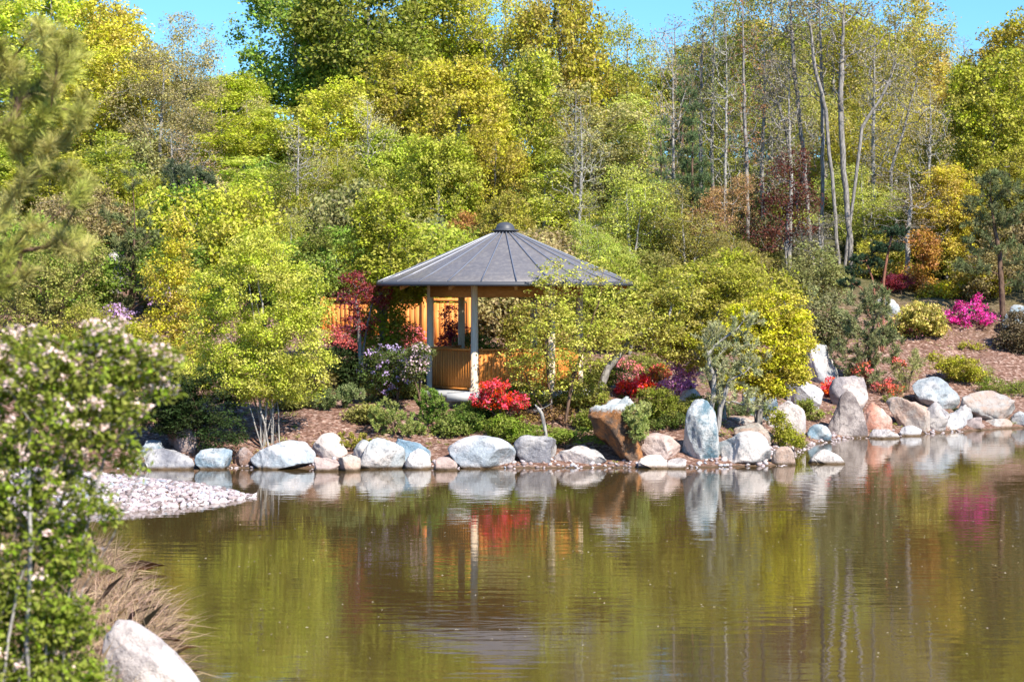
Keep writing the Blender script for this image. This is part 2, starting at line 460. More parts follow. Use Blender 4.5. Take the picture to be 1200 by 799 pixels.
def build_boulders():
    B = boulder
    B(158, 199, 517, 537, 'blue', 'small blue grey boulder behind a flat purple one at the dark end of the shore', D=51.6)
    B(193, 232, 499, 532, 'brown', 'reddish brown boulder under the dark overhanging evergreen', D=52.2, boxy=.7)
    B(166, 227, 527, 550, 'grey', 'low flat purplish grey boulder at the waterline below the reddish brown one', boxy=.8)
    B(227, 271, 526, 550, 'blue', 'rounded bright blue boulder under the tip of the dark evergreen', boxy=1)
    B(271, 302, 524, 548, 'brown', 'small brownish boulder wedged between the blue one and the broad pale one', D=51)
    B(290, 367, 518, 550, 'pale', 'broad pale greenish boulder with a dark cleft below the many stemmed maple', boxy=.72, top=.9)
    B(364, 407, 508, 539, 'white', 'rounded white and pink boulder sitting on flat pinkish ledges', D=51.3, boxy=1, top=.8)
    B(366, 400, 536, 552, 'pink', 'flat pinkish ledge stone at the waterline below the rounded white boulder', boxy=.7)
    B(394, 422, 533, 552, 'tan', 'tan ledge stone touching the left side of the tent shaped pale boulder', boxy=.7)
    B(412, 446, 516, 543, 'pale', 'pale boulder half hidden behind the tent shaped one', D=51.3)
    B(420, 474, 514, 550, 'pale', 'tent shaped pale boulder with a flattened peak', boxy=.9, top=.55, cuts=12)
    B(455, 505, 515, 540, 'blue', 'blue grey boulder behind two pale ones right of the tent shaped boulder', D=51.6)
    B(474, 505, 526, 550, 'white', 'small upright white boulder right of the tent shaped one', boxy=.95, top=.75)
    B(524, 605, 512, 549, 'pale', 'large smooth oval boulder with blue top below the gazebo', boxy=1.0, cuts=4, rough=.03)
    B(602, 653, 510, 547, 'grey', 'blocky blue grey boulder right of the large smooth oval one', boxy=.75)
    B(649, 711, 523, 547, 'pale', 'wedge shaped pale boulder below the ferns', boxy=.65, cuts=12)
    # leaning slab
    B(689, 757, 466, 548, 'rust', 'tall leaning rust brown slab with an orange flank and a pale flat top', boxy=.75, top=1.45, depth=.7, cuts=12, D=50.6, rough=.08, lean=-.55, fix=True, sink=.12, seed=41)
    B(744, 800, 508, 538, 'pink', 'oval pink grey boulder behind a low white stone', D=51.2, boxy=1, cuts=5)
    B(747, 790, 534, 549, 'white', 'low white stone at the waterline in front of the oval pink grey boulder', boxy=.9)
    B(781, 805, 537, 549, 'white', 'tiny white stone at the foot of the tall upright teal boulder')
    B(801, 846, 468, 546, 'teal', 'tall upright teal and white boulder standing at the waterline', boxy=.8, top=.8, depth=.9, cuts=8, sink=.3)
    B(842, 906, 506, 546, 'pale', 'squarish pale boulder right of the tall upright teal one', boxy=.7, top=.85)
    B(850, 902, 488, 499, 'tan', 'upper flat tan slab behind the squarish pale boulder', D=53, boxy=.6, sink=.1, depth=1)
    B(862, 912, 497, 521, 'tan', 'lower thick tan slab behind the squarish pale boulder', D=52.2, boxy=.65, sink=.1)
    B(786, 832, 456, 482, 'pale', 'pale pointed boulder behind the tall upright teal one', D=53.0, top=.5)
    B(870, 912, 454, 492, 'blue', 'blue white boulder behind the grey pine', D=54.2, boxy=.8)
    B(905, 933, 523, 545, 'tan', 'small pinkish boulder between the squarish pale one and the point of the shore')
    B(929, 957, 522, 542, 'blue', 'small blue white boulder beside the lime sprouts on the point', D=51.8)
    B(949, 992, 527, 544, 'white', 'low triangular white boulder lying alone in the water off the point', top=.35, boxy=.9, cuts=10)
    B(900, 946, 470, 507, 'white', 'white boulder right of the lime maple above the inlet', D=54.5, top=.85)
    B(922, 968, 441, 479, 'white', 'white boulder with brown left side behind the inlet', D=57.5, boxy=.8)
    B(942, 987, 399, 452, 'pale', 'tall pale boulder highest on the slope beside the lime maple', D=61.5, lean=-.3, top=.7)
    B(974, 1018, 441, 478, 'grey', 'rounded grey boulder behind the dark pyramid boulder', D=63.2, top=.9, boxy=1, cuts=5)
    B(970, 1018, 459, 514, 'dark', 'dark pyramid boulder with a bright right edge', D=60.2, top=.5, boxy=.8, cuts=12)
    B(946, 975, 497, 516, 'blue', 'small blue stone in the inlet left of the dark pyramid boulder', D=59.4)
    B(1010, 1048, 472, 511, 'red', 'rounded boulder with a reddish face right of the dark pyramid', top=.7)
    B(1043, 1098, 466, 508, 'tan', 'large pale boulder with brown left underside', boxy=.8, lean=-.2)
    B(1078, 1118, 470, 507, 'grey', 'blue grey boulder leaning on the large one with brown underside', top=.8, lean=-.15, D=61.8)
    B(1072, 1128, 442, 481, 'pale', 'large pale boulder higher on the bank below the lime shrub', D=64.3, boxy=.85)
    B(1106, 1137, 482, 502, 'white', 'oval white stone below the large pale boulder', D=62.4, boxy=1)
    B(1116, 1142, 474, 494, 'pale', 'pale stone touching the dark end of the long boulder', D=63.4)
    B(1128, 1197, 459, 494, 'tan', 'long boulder with an orange front near the right edge', D=63.2, boxy=.65)
    B(1186, 1216, 482, 502, 'pale', 'pale stone cut by the right edge at the waterline', D=62.4)
    B(1128, 1158, 489, 504, 'pink', 'pink low stone below the long orange fronted boulder', D=62.0)
    B(1155, 1190, 491, 503, 'tan', 'flat tan stone below the right end of the long boulder', D=62.0)
    B(1100, 1130, 499, 509, 'white', 'very low white stone at the waterline below the oval white one', D=61.2)
    B(1055, 1082, 499, 511, 'white', 'low bright stone in front of the large boulder with brown underside')
    B(1020, 1056, 503, 514, 'white', 'flat white stones at the foot of the reddish faced boulder')
    B(1028, 1056, 348, 374, 'pale', 'pale boulder high on the mulch hill left of the yellow azalea', D=71, sink=.12, boxy=1, cuts=4, depth=.9, group='boulders on the hill')
    B(1175, 1212, 357, 394, 'blue', 'blue boulder high on the hill cut by the right edge', D=71, sink=.4, group='boulders on the hill')
    B(507, 536, 536, 551, 'pink', 'small stone between the upright white boulder and the large smooth oval', boxy=.8)
    B(110, 250, 734, 900, 'white', 'large white foreground boulder at the bottom left among dry grass', D=19.3, boxy=.8, lean=-.45, top=.35, group=None, sink=.1, cuts=10, seed=5)
    # stone steps far left on the hill
    for k, (x0, x1, y0, y1, D, lb) in enumerate(((126, 148, 294, 301, 76, 'topmost pale stone step on the left hill behind the pine'), (126, 143, 303, 309, 74.5, 'second pale stone step below the topmost one on the left hill'),
            (127, 144, 321, 328, 73, 'third pale stone step on the left hill behind the pine'), (130, 142, 338, 346, 71.5, 'lowest pale stone step on the left hill behind the pine'))):
        o = B(x0, x1, y0, y1, 'white', lb, D=D, boxy=.5, cuts=3, sink=.5, group='stone steps on the left hill', name='stone_step'); o['category'] = 'step'

def pebbles(name, pts, sizes, seed, label, mat):
    rng = np.random.default_rng(seed)
    V0, F0 = ico(1); n = len(pts); k = len(V0)
    protos = []
    for _ in range(24):
        P = V0.copy()
        for _ in range(5):
            nr = unit(rng.normal(0, 1, 3)); ex = np.maximum(0, P @ nr - rng.uniform(.5, .85)); P = P - nr * ex[:, None]
        protos.append(P * np.array([1, rng.uniform(.6, .9), rng.uniform(.45, .75)]))
    protos = np.array(protos)
    S = protos[rng.integers(0, 24, n)]
    th = rng.uniform(0, 6.3, n); c, s = np.cos(th), np.sin(th)
    X = S[:, :, 0] * c[:, None] - S[:, :, 1] * s[:, None]; Y = S[:, :, 0] * s[:, None] + S[:, :, 1] * c[:, None]
    tl = rng.normal(0, .25, n); Z = S[:, :, 2] + X * tl[:, None]
    V = np.stack([X, Y, Z], 2) * sizes[:, None, None] + pts[:, None]
    Fq = F0[None] + (np.arange(n) * k)[:, None, None]
    v = np.repeat(rng.uniform(0, 1, n), len(F0)); h = np.repeat(rng.uniform(0, 1, n), len(F0))
    me = mesh_from(name, V.reshape(-1, 3), Fq.reshape(-1, 3), mat, {'v': v, 'h': h}, smooth=False)
    tag(link(name, me), label, 'gravel', kind='stuff')

def build_gravel():
    m, nt, out = newmat('pebble'); n = N(nt)
    v = n('ShaderNodeAttribute', attribute_name='v').outputs['Fac']
    col = n.ramp(v, [(0, (.14, .11, .11)), (.25, (.30, .24, .24)), (.55, (.40, .35, .38)), (.85, (.56, .50, .50)), (1, (.24, .28, .34))])
    p = n('ShaderNodeBsdfPrincipled', {'Base Color': col, 'Roughness': .8})
    nt.links.new(p.outputs[0], out.inputs[0])
    rng = np.random.default_rng(4)
    N_ = 26000
    x = rng.uniform(-16, -5, N_); y = rng.uniform(38, 49, N_)
    d = pond_sd(x, y); k = (d > -.18)
    k &= (x > -12.8) & ~((x < -11.5) & (y > 48.3))
    x, y = x[k], y[k]
    z = ground(x, y) + rng.uniform(-.01, .05, len(x))
    pts = np.stack([x, y, z], 1)
    pebbles('gravel', pts, rng.uniform(.04, .10, len(x)) * rng.choice([1, 1, 1, 1.5], len(x)), 1, 'pale pinkish pebbles covering the gravel spit', m)
    N_ = 9000
    x = rng.uniform(-10, 17, N_); y = rng.uniform(49.5, 63, N_)
    d = pond_sd(x, y); k = (d > -.3) & (d < .55)
    x, y = x[k], y[k]
    pts = np.stack([x, y, np.maximum(ground(x, y), -.05) + .015], 1)
    pebbles('shore_gravel', pts, rng.uniform(.03, .11, len(x)), 2, 'small pale stones scattered along the far waterline between boulders', m)

# ------------------------------------------------------------------ gazebo
def boxm(V, Fs, c, s, rot=0.0, r2=None):
    """append a box; c centre, s full size, rot about z"""
    b = np.array([(x, y, z) for x in (-.5, .5) for y in (-.5, .5) for z in (-.5, .5)]) * np.array(s)
    co, si = math.cos(rot), math.sin(rot)
    b = np.stack([b[:, 0] * co - b[:, 1] * si, b[:, 0] * si + b[:, 1] * co, b[:, 2]], 1) + np.array(c)
    o = sum(len(v) for v in V)
    V.append(b)
    Fs.append(np.array([(0, 1, 3, 2), (4, 6, 7, 5), (0, 4, 5, 1), (2, 3, 7, 6), (0, 2, 6, 4), (1, 5, 7, 3)]) + o)

def wood_material(name, c1, c2, rough=.6, sc=3.0, stretch=(14, 14, .7)):
    m, nt, out = newmat(name); n = N(nt)
    co = n('ShaderNodeTexCoord').outputs['Object']
    mp = n('ShaderNodeMapping', {'Vector': co, 'Scale': stretch}).outputs[0]
    f = n.noise(mp, sc, 5, .6).outputs['Fac']
    col = n.ramp(f, [(.35, c1), (.65, c2)])
    p = n('ShaderNodeBsdfPrincipled', {'Base Color': col, 'Roughness': rough, 'Specular IOR Level': .3})
    nt.links.new(p.outputs[0], out.inputs[0]); return m

def build_gazebo():
    D = 57.0; cx = (592 - CX) / F * D
    zf = EYE - (459 - HY) / F * 55.0      # deck top
    root = empty('gazebo', (cx, D, zf))
    tag(root, 'round timber gazebo with a grey metal cone roof on the pond bank', 'gazebo')
    def P(name, V, Fs, mat, parent=root, smooth=False):
        me = mesh_from(name, np.concatenate(V), Fs, mat, smooth=smooth)
        return link(name, me, parent)
    s = D / F
    ze = EYE + .10 - zf                     # eave height over deck
    R = 149 * s; za = ze + 57 * s
    # metal
    mr, nt, out = newmat('roof_metal'); n = N(nt)
    co = n('ShaderNodeTexCoord').outputs['Object']
    f = n.noise(n('ShaderNodeMapping', {'Vector': co, 'Scale': (1.2, 1.2, 1.2)}).outputs[0], 1.4, 5, .6).outputs['Fac']
    f2 = n.noise(co, 14, 4, .7).outputs['Fac']
    col = n.mix(f, (.14, .14, .155), (.25, .24, .25)); st = n.noise(n('ShaderNodeMapping', {'Vector': co, 'Scale': (5, 5, .6)}).outputs[0], 1.5, 5, .7).outputs['Fac']; col = n.mix(n.math('MULTIPLY', f2, .4), col, (.20, .16, .14)); col = n.mix(n.ramp(st, [(.45, (0, 0, 0)), (.7, (.6, .6, .6))]), col, (.36, .33, .30))
    p = n('ShaderNodeBsdfPrincipled', {'Base Color': col, 'Metallic': .35, 'Roughness': n.math('ADD', n.math('MULTIPLY', f2, .25), .32)})
    nt.links.new(p.outputs[0], out.inputs[0])
    seam = newmat('seam_metal'); ns = N(seam[1])
    ps = ns('ShaderNodeBsdfPrincipled', {'Base Color': (.24, .25, .29, 1), 'Metallic': .4, 'Roughness': .35}); seam[1].links.new(ps.outputs[0], seam[2].inputs[0]); seam = seam[0]
    cedar = wood_material('cedar', (.46, .15, .03), (.66, .26, .05))
    beamw = wood_material('beam_cedar', (.42, .17, .045), (.58, .26, .08), stretch=(2, 2, 9))
    greyw = wood_material('post_grey', (.60, .45, .31), (.76, .62, .48))
    NS = 24; a0 = math.radians(5)
    def dirn(a): return np.array([math.sin(a), -math.cos(a), 0])
    rt = .36
    # roof cone: outer and inner skin
    V = []; top, bot = [], []
    NSEG = 6
    rings = []
    for k in range(NSEG + 1):
        t = k / NSEG; r = R + (rt - R) * t; z = ze + (za - ze) * t - .012 * math.sin(math.pi * t)
        rings.append([dirn(a0 + 2 * math.pi * i / NS) * r + UP * z for i in range(NS)])
    allv = [v for r in rings for v in r]
    under = [v - UP * .07 for r in rings for v in r]
    nv = len(allv); fs = []
    for k in range(NSEG):
        for i in range(NS):
            j = (i + 1) % NS
            fs.append((k * NS + i, k * NS + j, (k + 1) * NS + j, (k + 1) * NS + i))
            fs.append((nv + k * NS + j, nv + k * NS + i, nv + (k + 1) * NS + i, nv + (k + 1) * NS + j))
    for i in range(NS):
        j = (i + 1) % NS; fs.append((i, nv + i, nv + j, j))
    roof = P('roof', [np.array(allv), np.array(under)], [np.array(fs)], mr)
    # seams: standing ribs along every facet edge
    V, Fs = [], []
    off = 0
    for i in range(NS):
        a = a0 + 2 * math.pi * i / NS; d = dirn(a); tng = np.array([math.cos(a), math.sin(a), 0]) * .014
        vv = []
        for k in range(NSEG + 1):
            c = rings[k][i]; vv += [c - tng - UP * .01, c - tng + UP * .04, c + tng + UP * .04, c + tng - UP * .01]
        ff = []
        for k in range(NSEG):
            for q in range(4):
                ff.append((k * 4 + q, k * 4 + (q + 1) % 4, k * 4 + 4 + (q + 1) % 4, k * 4 + 4 + q))
        ff.append((0, 1, 2, 3)); V.append(np.array(vv)); Fs.append(np.array(ff) + off); off += len(vv)
    P('seams', V, Fs, seam, roof)
    # gutter / drip edge
    V, Fs = [], []
    ring = []
    for i in range(NS):
        a = a0 + 2 * math.pi * i / NS
        for rr, zz in ((R + .03, .015), (R + .05, -.10), (R - .04, -.10), (R - .04, -.073)):
            ring.append(dirn(a) * rr + UP * (ze + zz))
    ff = [(i * 4 + q, ((i + 1) % NS) * 4 + q, ((i + 1) % NS) * 4 + (q + 1) % 4, i * 4 + (q + 1) % 4) for i in range(NS) for q in range(4)]
    dark = newmat('drip_metal'); nd = N(dark[1]); pd = nd('ShaderNodeBsdfPrincipled', {'Base Color': (.055, .06, .075, 1), 'Roughness': .5}); dark[1].links.new(pd.outputs[0], dark[2].inputs[0]); dark = dark[0]
    P('drip_edge', [np.array(ring)], [np.array(ff)], dark, roof)
    # cap: short cylinder, flange and dome
    prof = [(.32, za - .03), (.32, za + .08), (.385, za + .08), (.385, za + .115), (.27, za + .12), (.265, za + .18), (.235, za + .245), (.16, za + .30), (.07, za + .325), (.001, za + .33)]
    K = 32
    vv = np.array([dirn(2 * math.pi * i / K) * r + UP * z for r, z in prof for i in range(K)])
    ff = [(k * K + i, k * K + (i + 1) % K, (k + 1) * K + (i + 1) % K, (k + 1) * K + i) for k in range(len(prof) - 1) for i in range(K)]
    P('roof_cap', [vv], [np.array(ff)], dark, roof, smooth=False)
    # posts
    Rp = 2.15; ang = [math.radians(-23 + 60 * k) for k in range(6)]
    hp = ze + .1
    for a in ang:
        K = 14; rr = .105
        c = dirn(a) * Rp
        vv = np.array([c + np.array([math.cos(t), math.sin(t), 0]) * r_ + UP * z for z, r_ in ((.0, rr * 1.35), (.10, rr * 1.35), (.10, rr), (hp, rr * .94)) for t in [2 * math.pi * i / K for i in range(K)]])
        ff = [(k * K + i, k * K + (i + 1) % K, (k + 1) * K + (i + 1) % K, (k + 1) * K + i) for k in range(3) for i in range(K)]
        P('post', [vv], [np.array(ff)], greyw, smooth=False)
    # beams and wall panels between posts
    for k in range(6):
        A = dirn(ang[k]) * Rp; Bv = dirn(ang[(k + 1) % 6]) * Rp
        m = (A + Bv) / 2; L = np.linalg.norm(Bv - A); rot = math.atan2((Bv - A)[1], (Bv - A)[0])
        V, Fs = [], []; boxm(V, Fs, m + UP * (ze - .24), (L - .10, .12, .36), rot); P('beam', V, Fs, beamw)
        if k == 3: continue       # the way in, at the back
        V, Fs = [], []
        L2 = L - .24; nb = 16; dv = (Bv - A) / L
        nrm2 = np.array([-dv[1], dv[0], 0])
        for j in range(nb):
            c = m + dv * ((j + .5) / nb - .5) * L2 + UP * .60 + nrm2 * (.004 * ((j * 7) % 3))
            boxm(V, Fs, c, (L2 / nb - .007, .035, 1.04), rot)
        w = P('wall_panel', V, Fs, cedar)
        V, Fs = [], []; boxm(V, Fs, m + UP * 1.155, (L2, .11, .05), rot); P('top_rail', V, Fs, cedar, w)
        V, Fs = [], []; boxm(V, Fs, m + UP * .062, (L2, .08, .06), rot); P('bottom_rail', V, Fs, cedar, w)
    # rafters under the roof
    for i in range(0, NS, 2):
        a = a0 + 2 * math.pi * i / NS
        d = dirn(a); tng = np.array([math.cos(a), math.sin(a), 0]) * .04
        p0 = d * (R - .12) + UP * (ze - .075); p1 = d * .3 + UP * (za - .16)
        vv = []
        for p in (p0, p1):
            vv += [p - tng, p + tng, p + tng - UP * .14, p - tng - UP * .14]
        ff = [(0, 1, 2, 3), (7, 6, 5, 4), (0, 4, 5, 1), (1, 5, 6, 2), (2, 6, 7, 3), (3, 7, 4, 0)]
        P('rafter', [np.array(vv)], [np.array(ff)], beamw, roof)
    # inside bench along the two right-hand sides
    for k in (1, 2):
        A = dirn(ang[k]) * (Rp - .35); Bv = dirn(ang[(k + 1) % 6]) * (Rp - .35); m = (A + Bv) / 2
        L = np.linalg.norm(Bv - A); rot = math.atan2((Bv - A)[1], (Bv - A)[0])
        V, Fs = [], []; boxm(V, Fs, m + UP * .44, (L - .1, .42, .06), rot); boxm(V, Fs, m + UP * .205, (L * .8, .08, .40), rot); P('bench', V, Fs, cedar)
    # deck: concrete disc on a plinth
    K = 48; Rd = 2.75
    prof = [(.001, 0), (Rd, 0), (Rd, -.16), (Rd - .12, -.161), (Rd - .12, -1.2)]
    vv = np.array([dirn(2 * math.pi * i / K) * r + UP * z for r, z in prof for i in range(K)])
    ff = [(k * K + i, k * K + (i + 1) % K, (k + 1) * K + (i + 1) % K, (k + 1) * K + i) for k in range(len(prof) - 1) for i in range(K)]
    cm, nt, out = newmat('concrete'); n = N(nt); co = n('ShaderNodeTexCoord').outputs['Object']
    p = n('ShaderNodeBsdfPrincipled', {'Base Color': n.mix(n.noise(co, 4, 5).outputs['Fac'], (.34, .36, .38), (.52, .52, .52)), 'Roughness': .85})
    nt.links.new(p.outputs[0], out.inputs[0])
    P('deck', [vv], [np.array(ff)], cm)
    V, Fs = [], []; boxm(V, Fs, (.0, -Rd - .28, -.19), (1.1, .5, .14), 0); boxm(V, Fs, (-1.15, -Rd - .02, -.10), (.85, .45, .22), 0)
    P('step', V, Fs, cm)

def build_fence():
    # orange timber fence behind the gazebo: runs of posts, boards and a top rail
    m = wood_material('fence_orange', (.60, .18, .035), (.82, .31, .07), stretch=(9, 9, .6))
    pts = [at(378, 0, 66), at(440, 0, 65), at(497, 0, 64.5), at(550, 0, 64.5)]
    root = empty('timber_fence', (pts[2][0], pts[2][1], gz(pts[2][0], pts[2][1])))
    tag(root, 'bright orange timber fence behind the gazebo', 'fence')
    o = np.array(root.location)
    for p in pts:
        z = EYE - .35; g = gz(p[0], p[1])
        V, Fs = [], []; boxm(V, Fs, (p[0] - o[0], p[1] - o[1], (g - .3 + z) / 2 - o[2]), (.15, .15, z - g + .3)); link('post', mesh_from('post', np.concatenate(V), Fs, m), root)
    for a, b in zip(pts[:-1], pts[1:]):
        a = a.copy(); b = b.copy(); a[2] = b[2] = 0
        d = b - a; L = np.linalg.norm(d); dv = d / L; rot = math.atan2(d[1], d[0])
        top = EYE - .56; g = gz(*((a + b) / 2)[:2])
        V, Fs = [], []; nb = int(L / .16)
        for j in range(nb):
            c = a + d * (j + .5) / nb
            boxm(V, Fs, (c[0] - o[0], c[1] - o[1], (g - .1 + top) / 2 - o[2]), (L / nb * .97 - .004, .03, top - g + .1), rot)
        link('board_panel', mesh_from('board_panel', np.concatenate(V), Fs, m), root)
        V, Fs = [], []; c = (a + b) / 2 - o; boxm(V, Fs, (c[0], c[1], EYE - .45 - o[2]), (L - .16, .13, .10), rot)
        link('top_rail', mesh_from('top_rail', np.concatenate(V), Fs, m), root)

# ------------------------------------------------------------------ custom plants
YG = (.42, .41, .04); LIME = (.46, .50, .03); OLIVE = (.30, .30, .05); GOLD = (.62, .57, .05); GREEN = (.18, .27, .04)
DKG = (.045, .075, .022); PALEG = (.34, .36, .12); PINE = (.10, .15, .055); MAROON = (.14, .02, .03); BRNG = (.26, .20, .08)
RED = (1.0, .05, .03); ORANGE = (.80, .16, .05); MAGENTA = (.75, .04, .38); LILAC = (.58, .38, .68); PINKW = (.85, .66, .62)

def plant(name, label, cat, D, base, blobs, n, cr, nl, size, col, stems=3, R=.03, rt=.004, flat=.7, up=.7, aspect=.6, needle=False,
          flowers=None, bark=None, gnarl=.14, rise=.25, group=None, tall=False, seed=None, leafy=1.0, stem_pts=None, spread=.12, depth=1.0, shell=.55, mat=None, auto=True, top_flowers=False):
    """base (px) ; blobs (px,py,rx,ry[,dD]) in photo pixels at distance D"""
    seed = seed if seed is not None else int(base * 31 + D * 7 + n)
    rng = np.random.default_rng(seed)
    if auto and not tall and D > 40 and cat in ('shrub', 'fern', 'grass'):
        D = solve_D(base, max(b[1] + b[3] for b in blobs) - 2, D, 4, 7)
    bx = (base - CX) / F * D; bz = gz(bx, D); s = D / F
    o = np.array([bx, D, bz])
    bl = []
    for b in blobs:
        c = at(b[0], b[1], D) - o; c[1] += b[4] if len(b) > 4 else 0
        rx = b[2] * s
        bl.append((c, np.array([rx, rx * depth, b[3] * s])))
    top = max(b[0][2] + b[1][2] for b in bl); cen = np.mean([b[0] for b in bl], axis=0)
    trunks = []
    if stem_pts:
        for sp in stem_pts:
            pts = [at(px, py, D) - o for px, py in sp]; pts[0][2] = -.15
            trunks.append(pts)
    else:
        for k in range(stems):
            b = bl[k % len(bl)]; a = rng.uniform(0, 6.3)
            e = b[0] * .85 + rng.normal(0, .25, 3) * b[1] * np.array([1, 1, .3])
            e[2] = max(e[2], .15)
            st = np.array([math.cos(a) * spread * .5, math.sin(a) * spread * .5, -.12])
            m = st * .5 + e * .5 + np.array([0, 0, .08 * top]); m[:2] = st[:2] + (e[:2] - st[:2]) * .32
            trunks.append([st, m, e])
    leaf = dict(n=nl, cr=cr, size=size, flat=flat, up=up, aspect=aspect, needle=needle) if nl else None
    g = grow(seed, trunks, bl, n, R=R, rt=rt, gnarl=gnarl, rise=rise, leaf=leaf, leafy=leafy, min_z=.03, shell=shell)
    root = empty(name, o); tag(root, label, cat, group)
    wn, fn = ('trunk', 'crown') if tall else ('stems', 'leaves')
    link(wn, mesh_from(wn, *g['wood'], bark or (BARK if tall else BROWNBARK), smooth=True), root)
    if nl and len(g['leaf'][0]): link(fn, foliage_mesh(fn, g['leaf'], mat or (NEEDLE if needle else LEAF)), root, col)
    if flowers:
        fc, frac, fsz, fn_, fcr = flowers
        k = rng.uniform(0, 1, len(g['tips'])) < (frac * np.interp(g['tips'][:, 2] / top, [.45, .8, 1], [.10, .9, 1.9]) if top_flowers else frac)
        t = g['tips'][k] + g['dirs'][k] * cr * .5
        link('flowers', foliage_mesh('flowers', foliage(rng, t, g['dirs'][k], fn_, fcr, fsz, .8, .5, .8), PETAL), root, fc)
    return root

def build_midground():
    P = plant
    # --- left part
    P('maple_tree', 'large airy yellow green maple with many slender stems on the mulch bank', 'tree', 51.8, 318,
      [(305, 350, 62, 55), (340, 400, 52, 50), (262, 395, 45, 55, .5), (300, 300, 38, 32), (240, 350, 30, 40, .8), (355, 350, 30, 40), (310, 440, 50, 28), (230, 440, 30, 25), (285, 435, 44, 38), (350, 445, 36, 28), (300, 465, 24, 14), (300, 290, 26, 16)], 820, .26, 80, .07, (.54, .59, .07),
      stems=12, R=.032, rt=.003, flat=.65, up=.7, tall=True, bark=PALEBARK, rise=.35, spread=.5)
    P('golden_shrub', 'golden yellow shrub rising left of the airy maple', 'shrub', 56, 212, [(212, 275, 16, 30), (195, 320, 26, 36), (222, 345, 24, 36), (185, 390, 34, 30), (225, 390, 26, 26)], 300, .26, 42, .09, GOLD, stems=5, tall=False)
    P('yellow_shrub', 'yellow green leafy shrub at the left above the dark evergreen', 'shrub', 54, 175, [(175, 420, 36, 30), (215, 430, 36, 26), (150, 405, 24, 26)], 230, .24, 44, .09, YG, stems=5)
    P('dark_evergreen', 'dark spreading evergreen drooping over the boulders at the left', 'shrub', 52.0, 225, [(200, 470, 36, 30), (240, 465, 38, 34), (265, 505, 26, 26, -.6), (215, 495, 30, 20), (185, 490, 24, 26)], 380, .22, 60, .10, DKG, stems=6, flat=.4, up=1.1, aspect=.3, rise=-.2)
    P('pine_tree', 'slim grey green pine with bare trunk on the left hill', 'pine', 68, 155, [(155, 210, 12, 18), (150, 250, 34, 16), (165, 280, 42, 14), (140, 300, 30, 12), (165, 340, 36, 14), (150, 360, 28, 14)], 150, .22, 70, .17, (.17, .20, .07), R=.11, needle=True, aspect=.14, tall=True,
      stem_pts=[[(153, 400), (156, 330), (158, 270), (155, 205)]], bark=BROWNBARK, rise=.1)
    P('pine_tree', 'dark rounded pine behind the golden shrub', 'pine', 74, 228, [(225, 215, 30, 22), (240, 238, 26, 18), (205, 205, 20, 18)], 110, .3, 80, .2, (.09, .12, .06), R=.1, needle=True, aspect=.14, tall=True, stems=1)
    P('lilac_shrub', 'purple flowering shrub at the foot of the slim pine', 'shrub', 66, 140, [(138, 375, 22, 14), (185, 345, 14, 10)], 60, .2, 16, .1, OLIVE, flowers=(LILAC, .9, .1, 26, .2))
    # pale willow-like shrubs left
    P('pale_shrub', 'pale loose shrub seen over the white blossoms at the left', 'shrub', 62, 60, [(45, 330, 36, 44), (85, 345, 34, 40), (20, 370, 30, 30), (100, 300, 22, 26)], 280, .26, 36, .09, (.36, .37, .09), stems=6, R=.05)
    P('pale_shrub', 'light yellow shrub right of the pale loose one, below the slim pine', 'shrub', 60, 110, [(100, 385, 30, 26), (60, 400, 30, 22)], 160, .24, 40, .085, (.40, .40, .06), stems=5)
    # --- centre left
    P('maple_tree', 'bright upright yellow green tree left of the gazebo roof', 'tree', 57.8, 447,
      [(445, 260, 34, 36), (470, 285, 28, 32), (425, 300, 26, 34), (450, 330, 38, 34), (480, 335, 20, 26), (445, 385, 30, 28)], 460, .26, 48, .10, (.38, .42, .035), stems=3, R=.08, tall=True, up=1.0)
    P('red_maple', 'dark crimson japanese maple beside the left eave of the gazebo', 'tree', 56.6, 425, [(412, 330, 18, 14), (412, 350, 20, 14), (440, 345, 20, 16), (420, 380, 20, 12)], 120, .2, 26, .075, (.26, .035, .035), stems=3, R=.06, tall=True, flat=.4)
    P('red_maple', 'small dark red maple between the left gazebo posts', 'tree', 61, 532, [(530, 372, 13, 16), (536, 392, 16, 14), (524, 400, 10, 10)], 90, .16, 34, .07, (.32, .03, .06), stems=3, R=.04, tall=True)
    P('azalea', 'pinkish red azalea low in front of the timber fence', 'shrub', 60, 410, [(408, 400, 24, 14), (475, 395, 20, 12)], 120, .18, 24, .07, (.35, .09, .07), flowers=((.85, .16, .16), .8, .07, 20, .16))
    P('maple_sapling', 'small green maple sapling in front of the timber fence', 'tree', 58, 448, [(440, 410, 18, 20), (470, 390, 20, 16), (425, 385, 14, 14)], 140, .2, 30, .085, (.26, .34, .05), stems=2, R=.035, tall=True, leafy=.6)
    P('rhododendron', 'dark broadleaf rhododendron in shade right of the airy maple', 'shrub', 56, 405, [(400, 425, 26, 18), (425, 440, 30, 18), (385, 435, 18, 16)], 210, .18, 50, .10, DKG, stems=5, aspect=.4)
    P('rhododendron', 'lilac flowered rhododendron left of the gazebo', 'shrub', 54.8, 465, [(460, 418, 28, 10), (440, 430, 22, 14), (485, 422, 18, 10), (462, 445, 26, 14)], 200, .18, 34, .085, (.11, .16, .04), auto=False, flowers=((.55, .40, .72), .30, .07, 22, .12), aspect=.4)
    P('rhododendron', 'white and pink flowered rhododendron left of the gazebo wall', 'shrub', 53.7, 492, [(492, 412, 15, 8), (487, 432, 14, 12)], 90, .15, 28, .08, (.14, .18, .05), auto=False, flowers=((.7, .50, .56), .35, .065, 18, .11), aspect=.4)
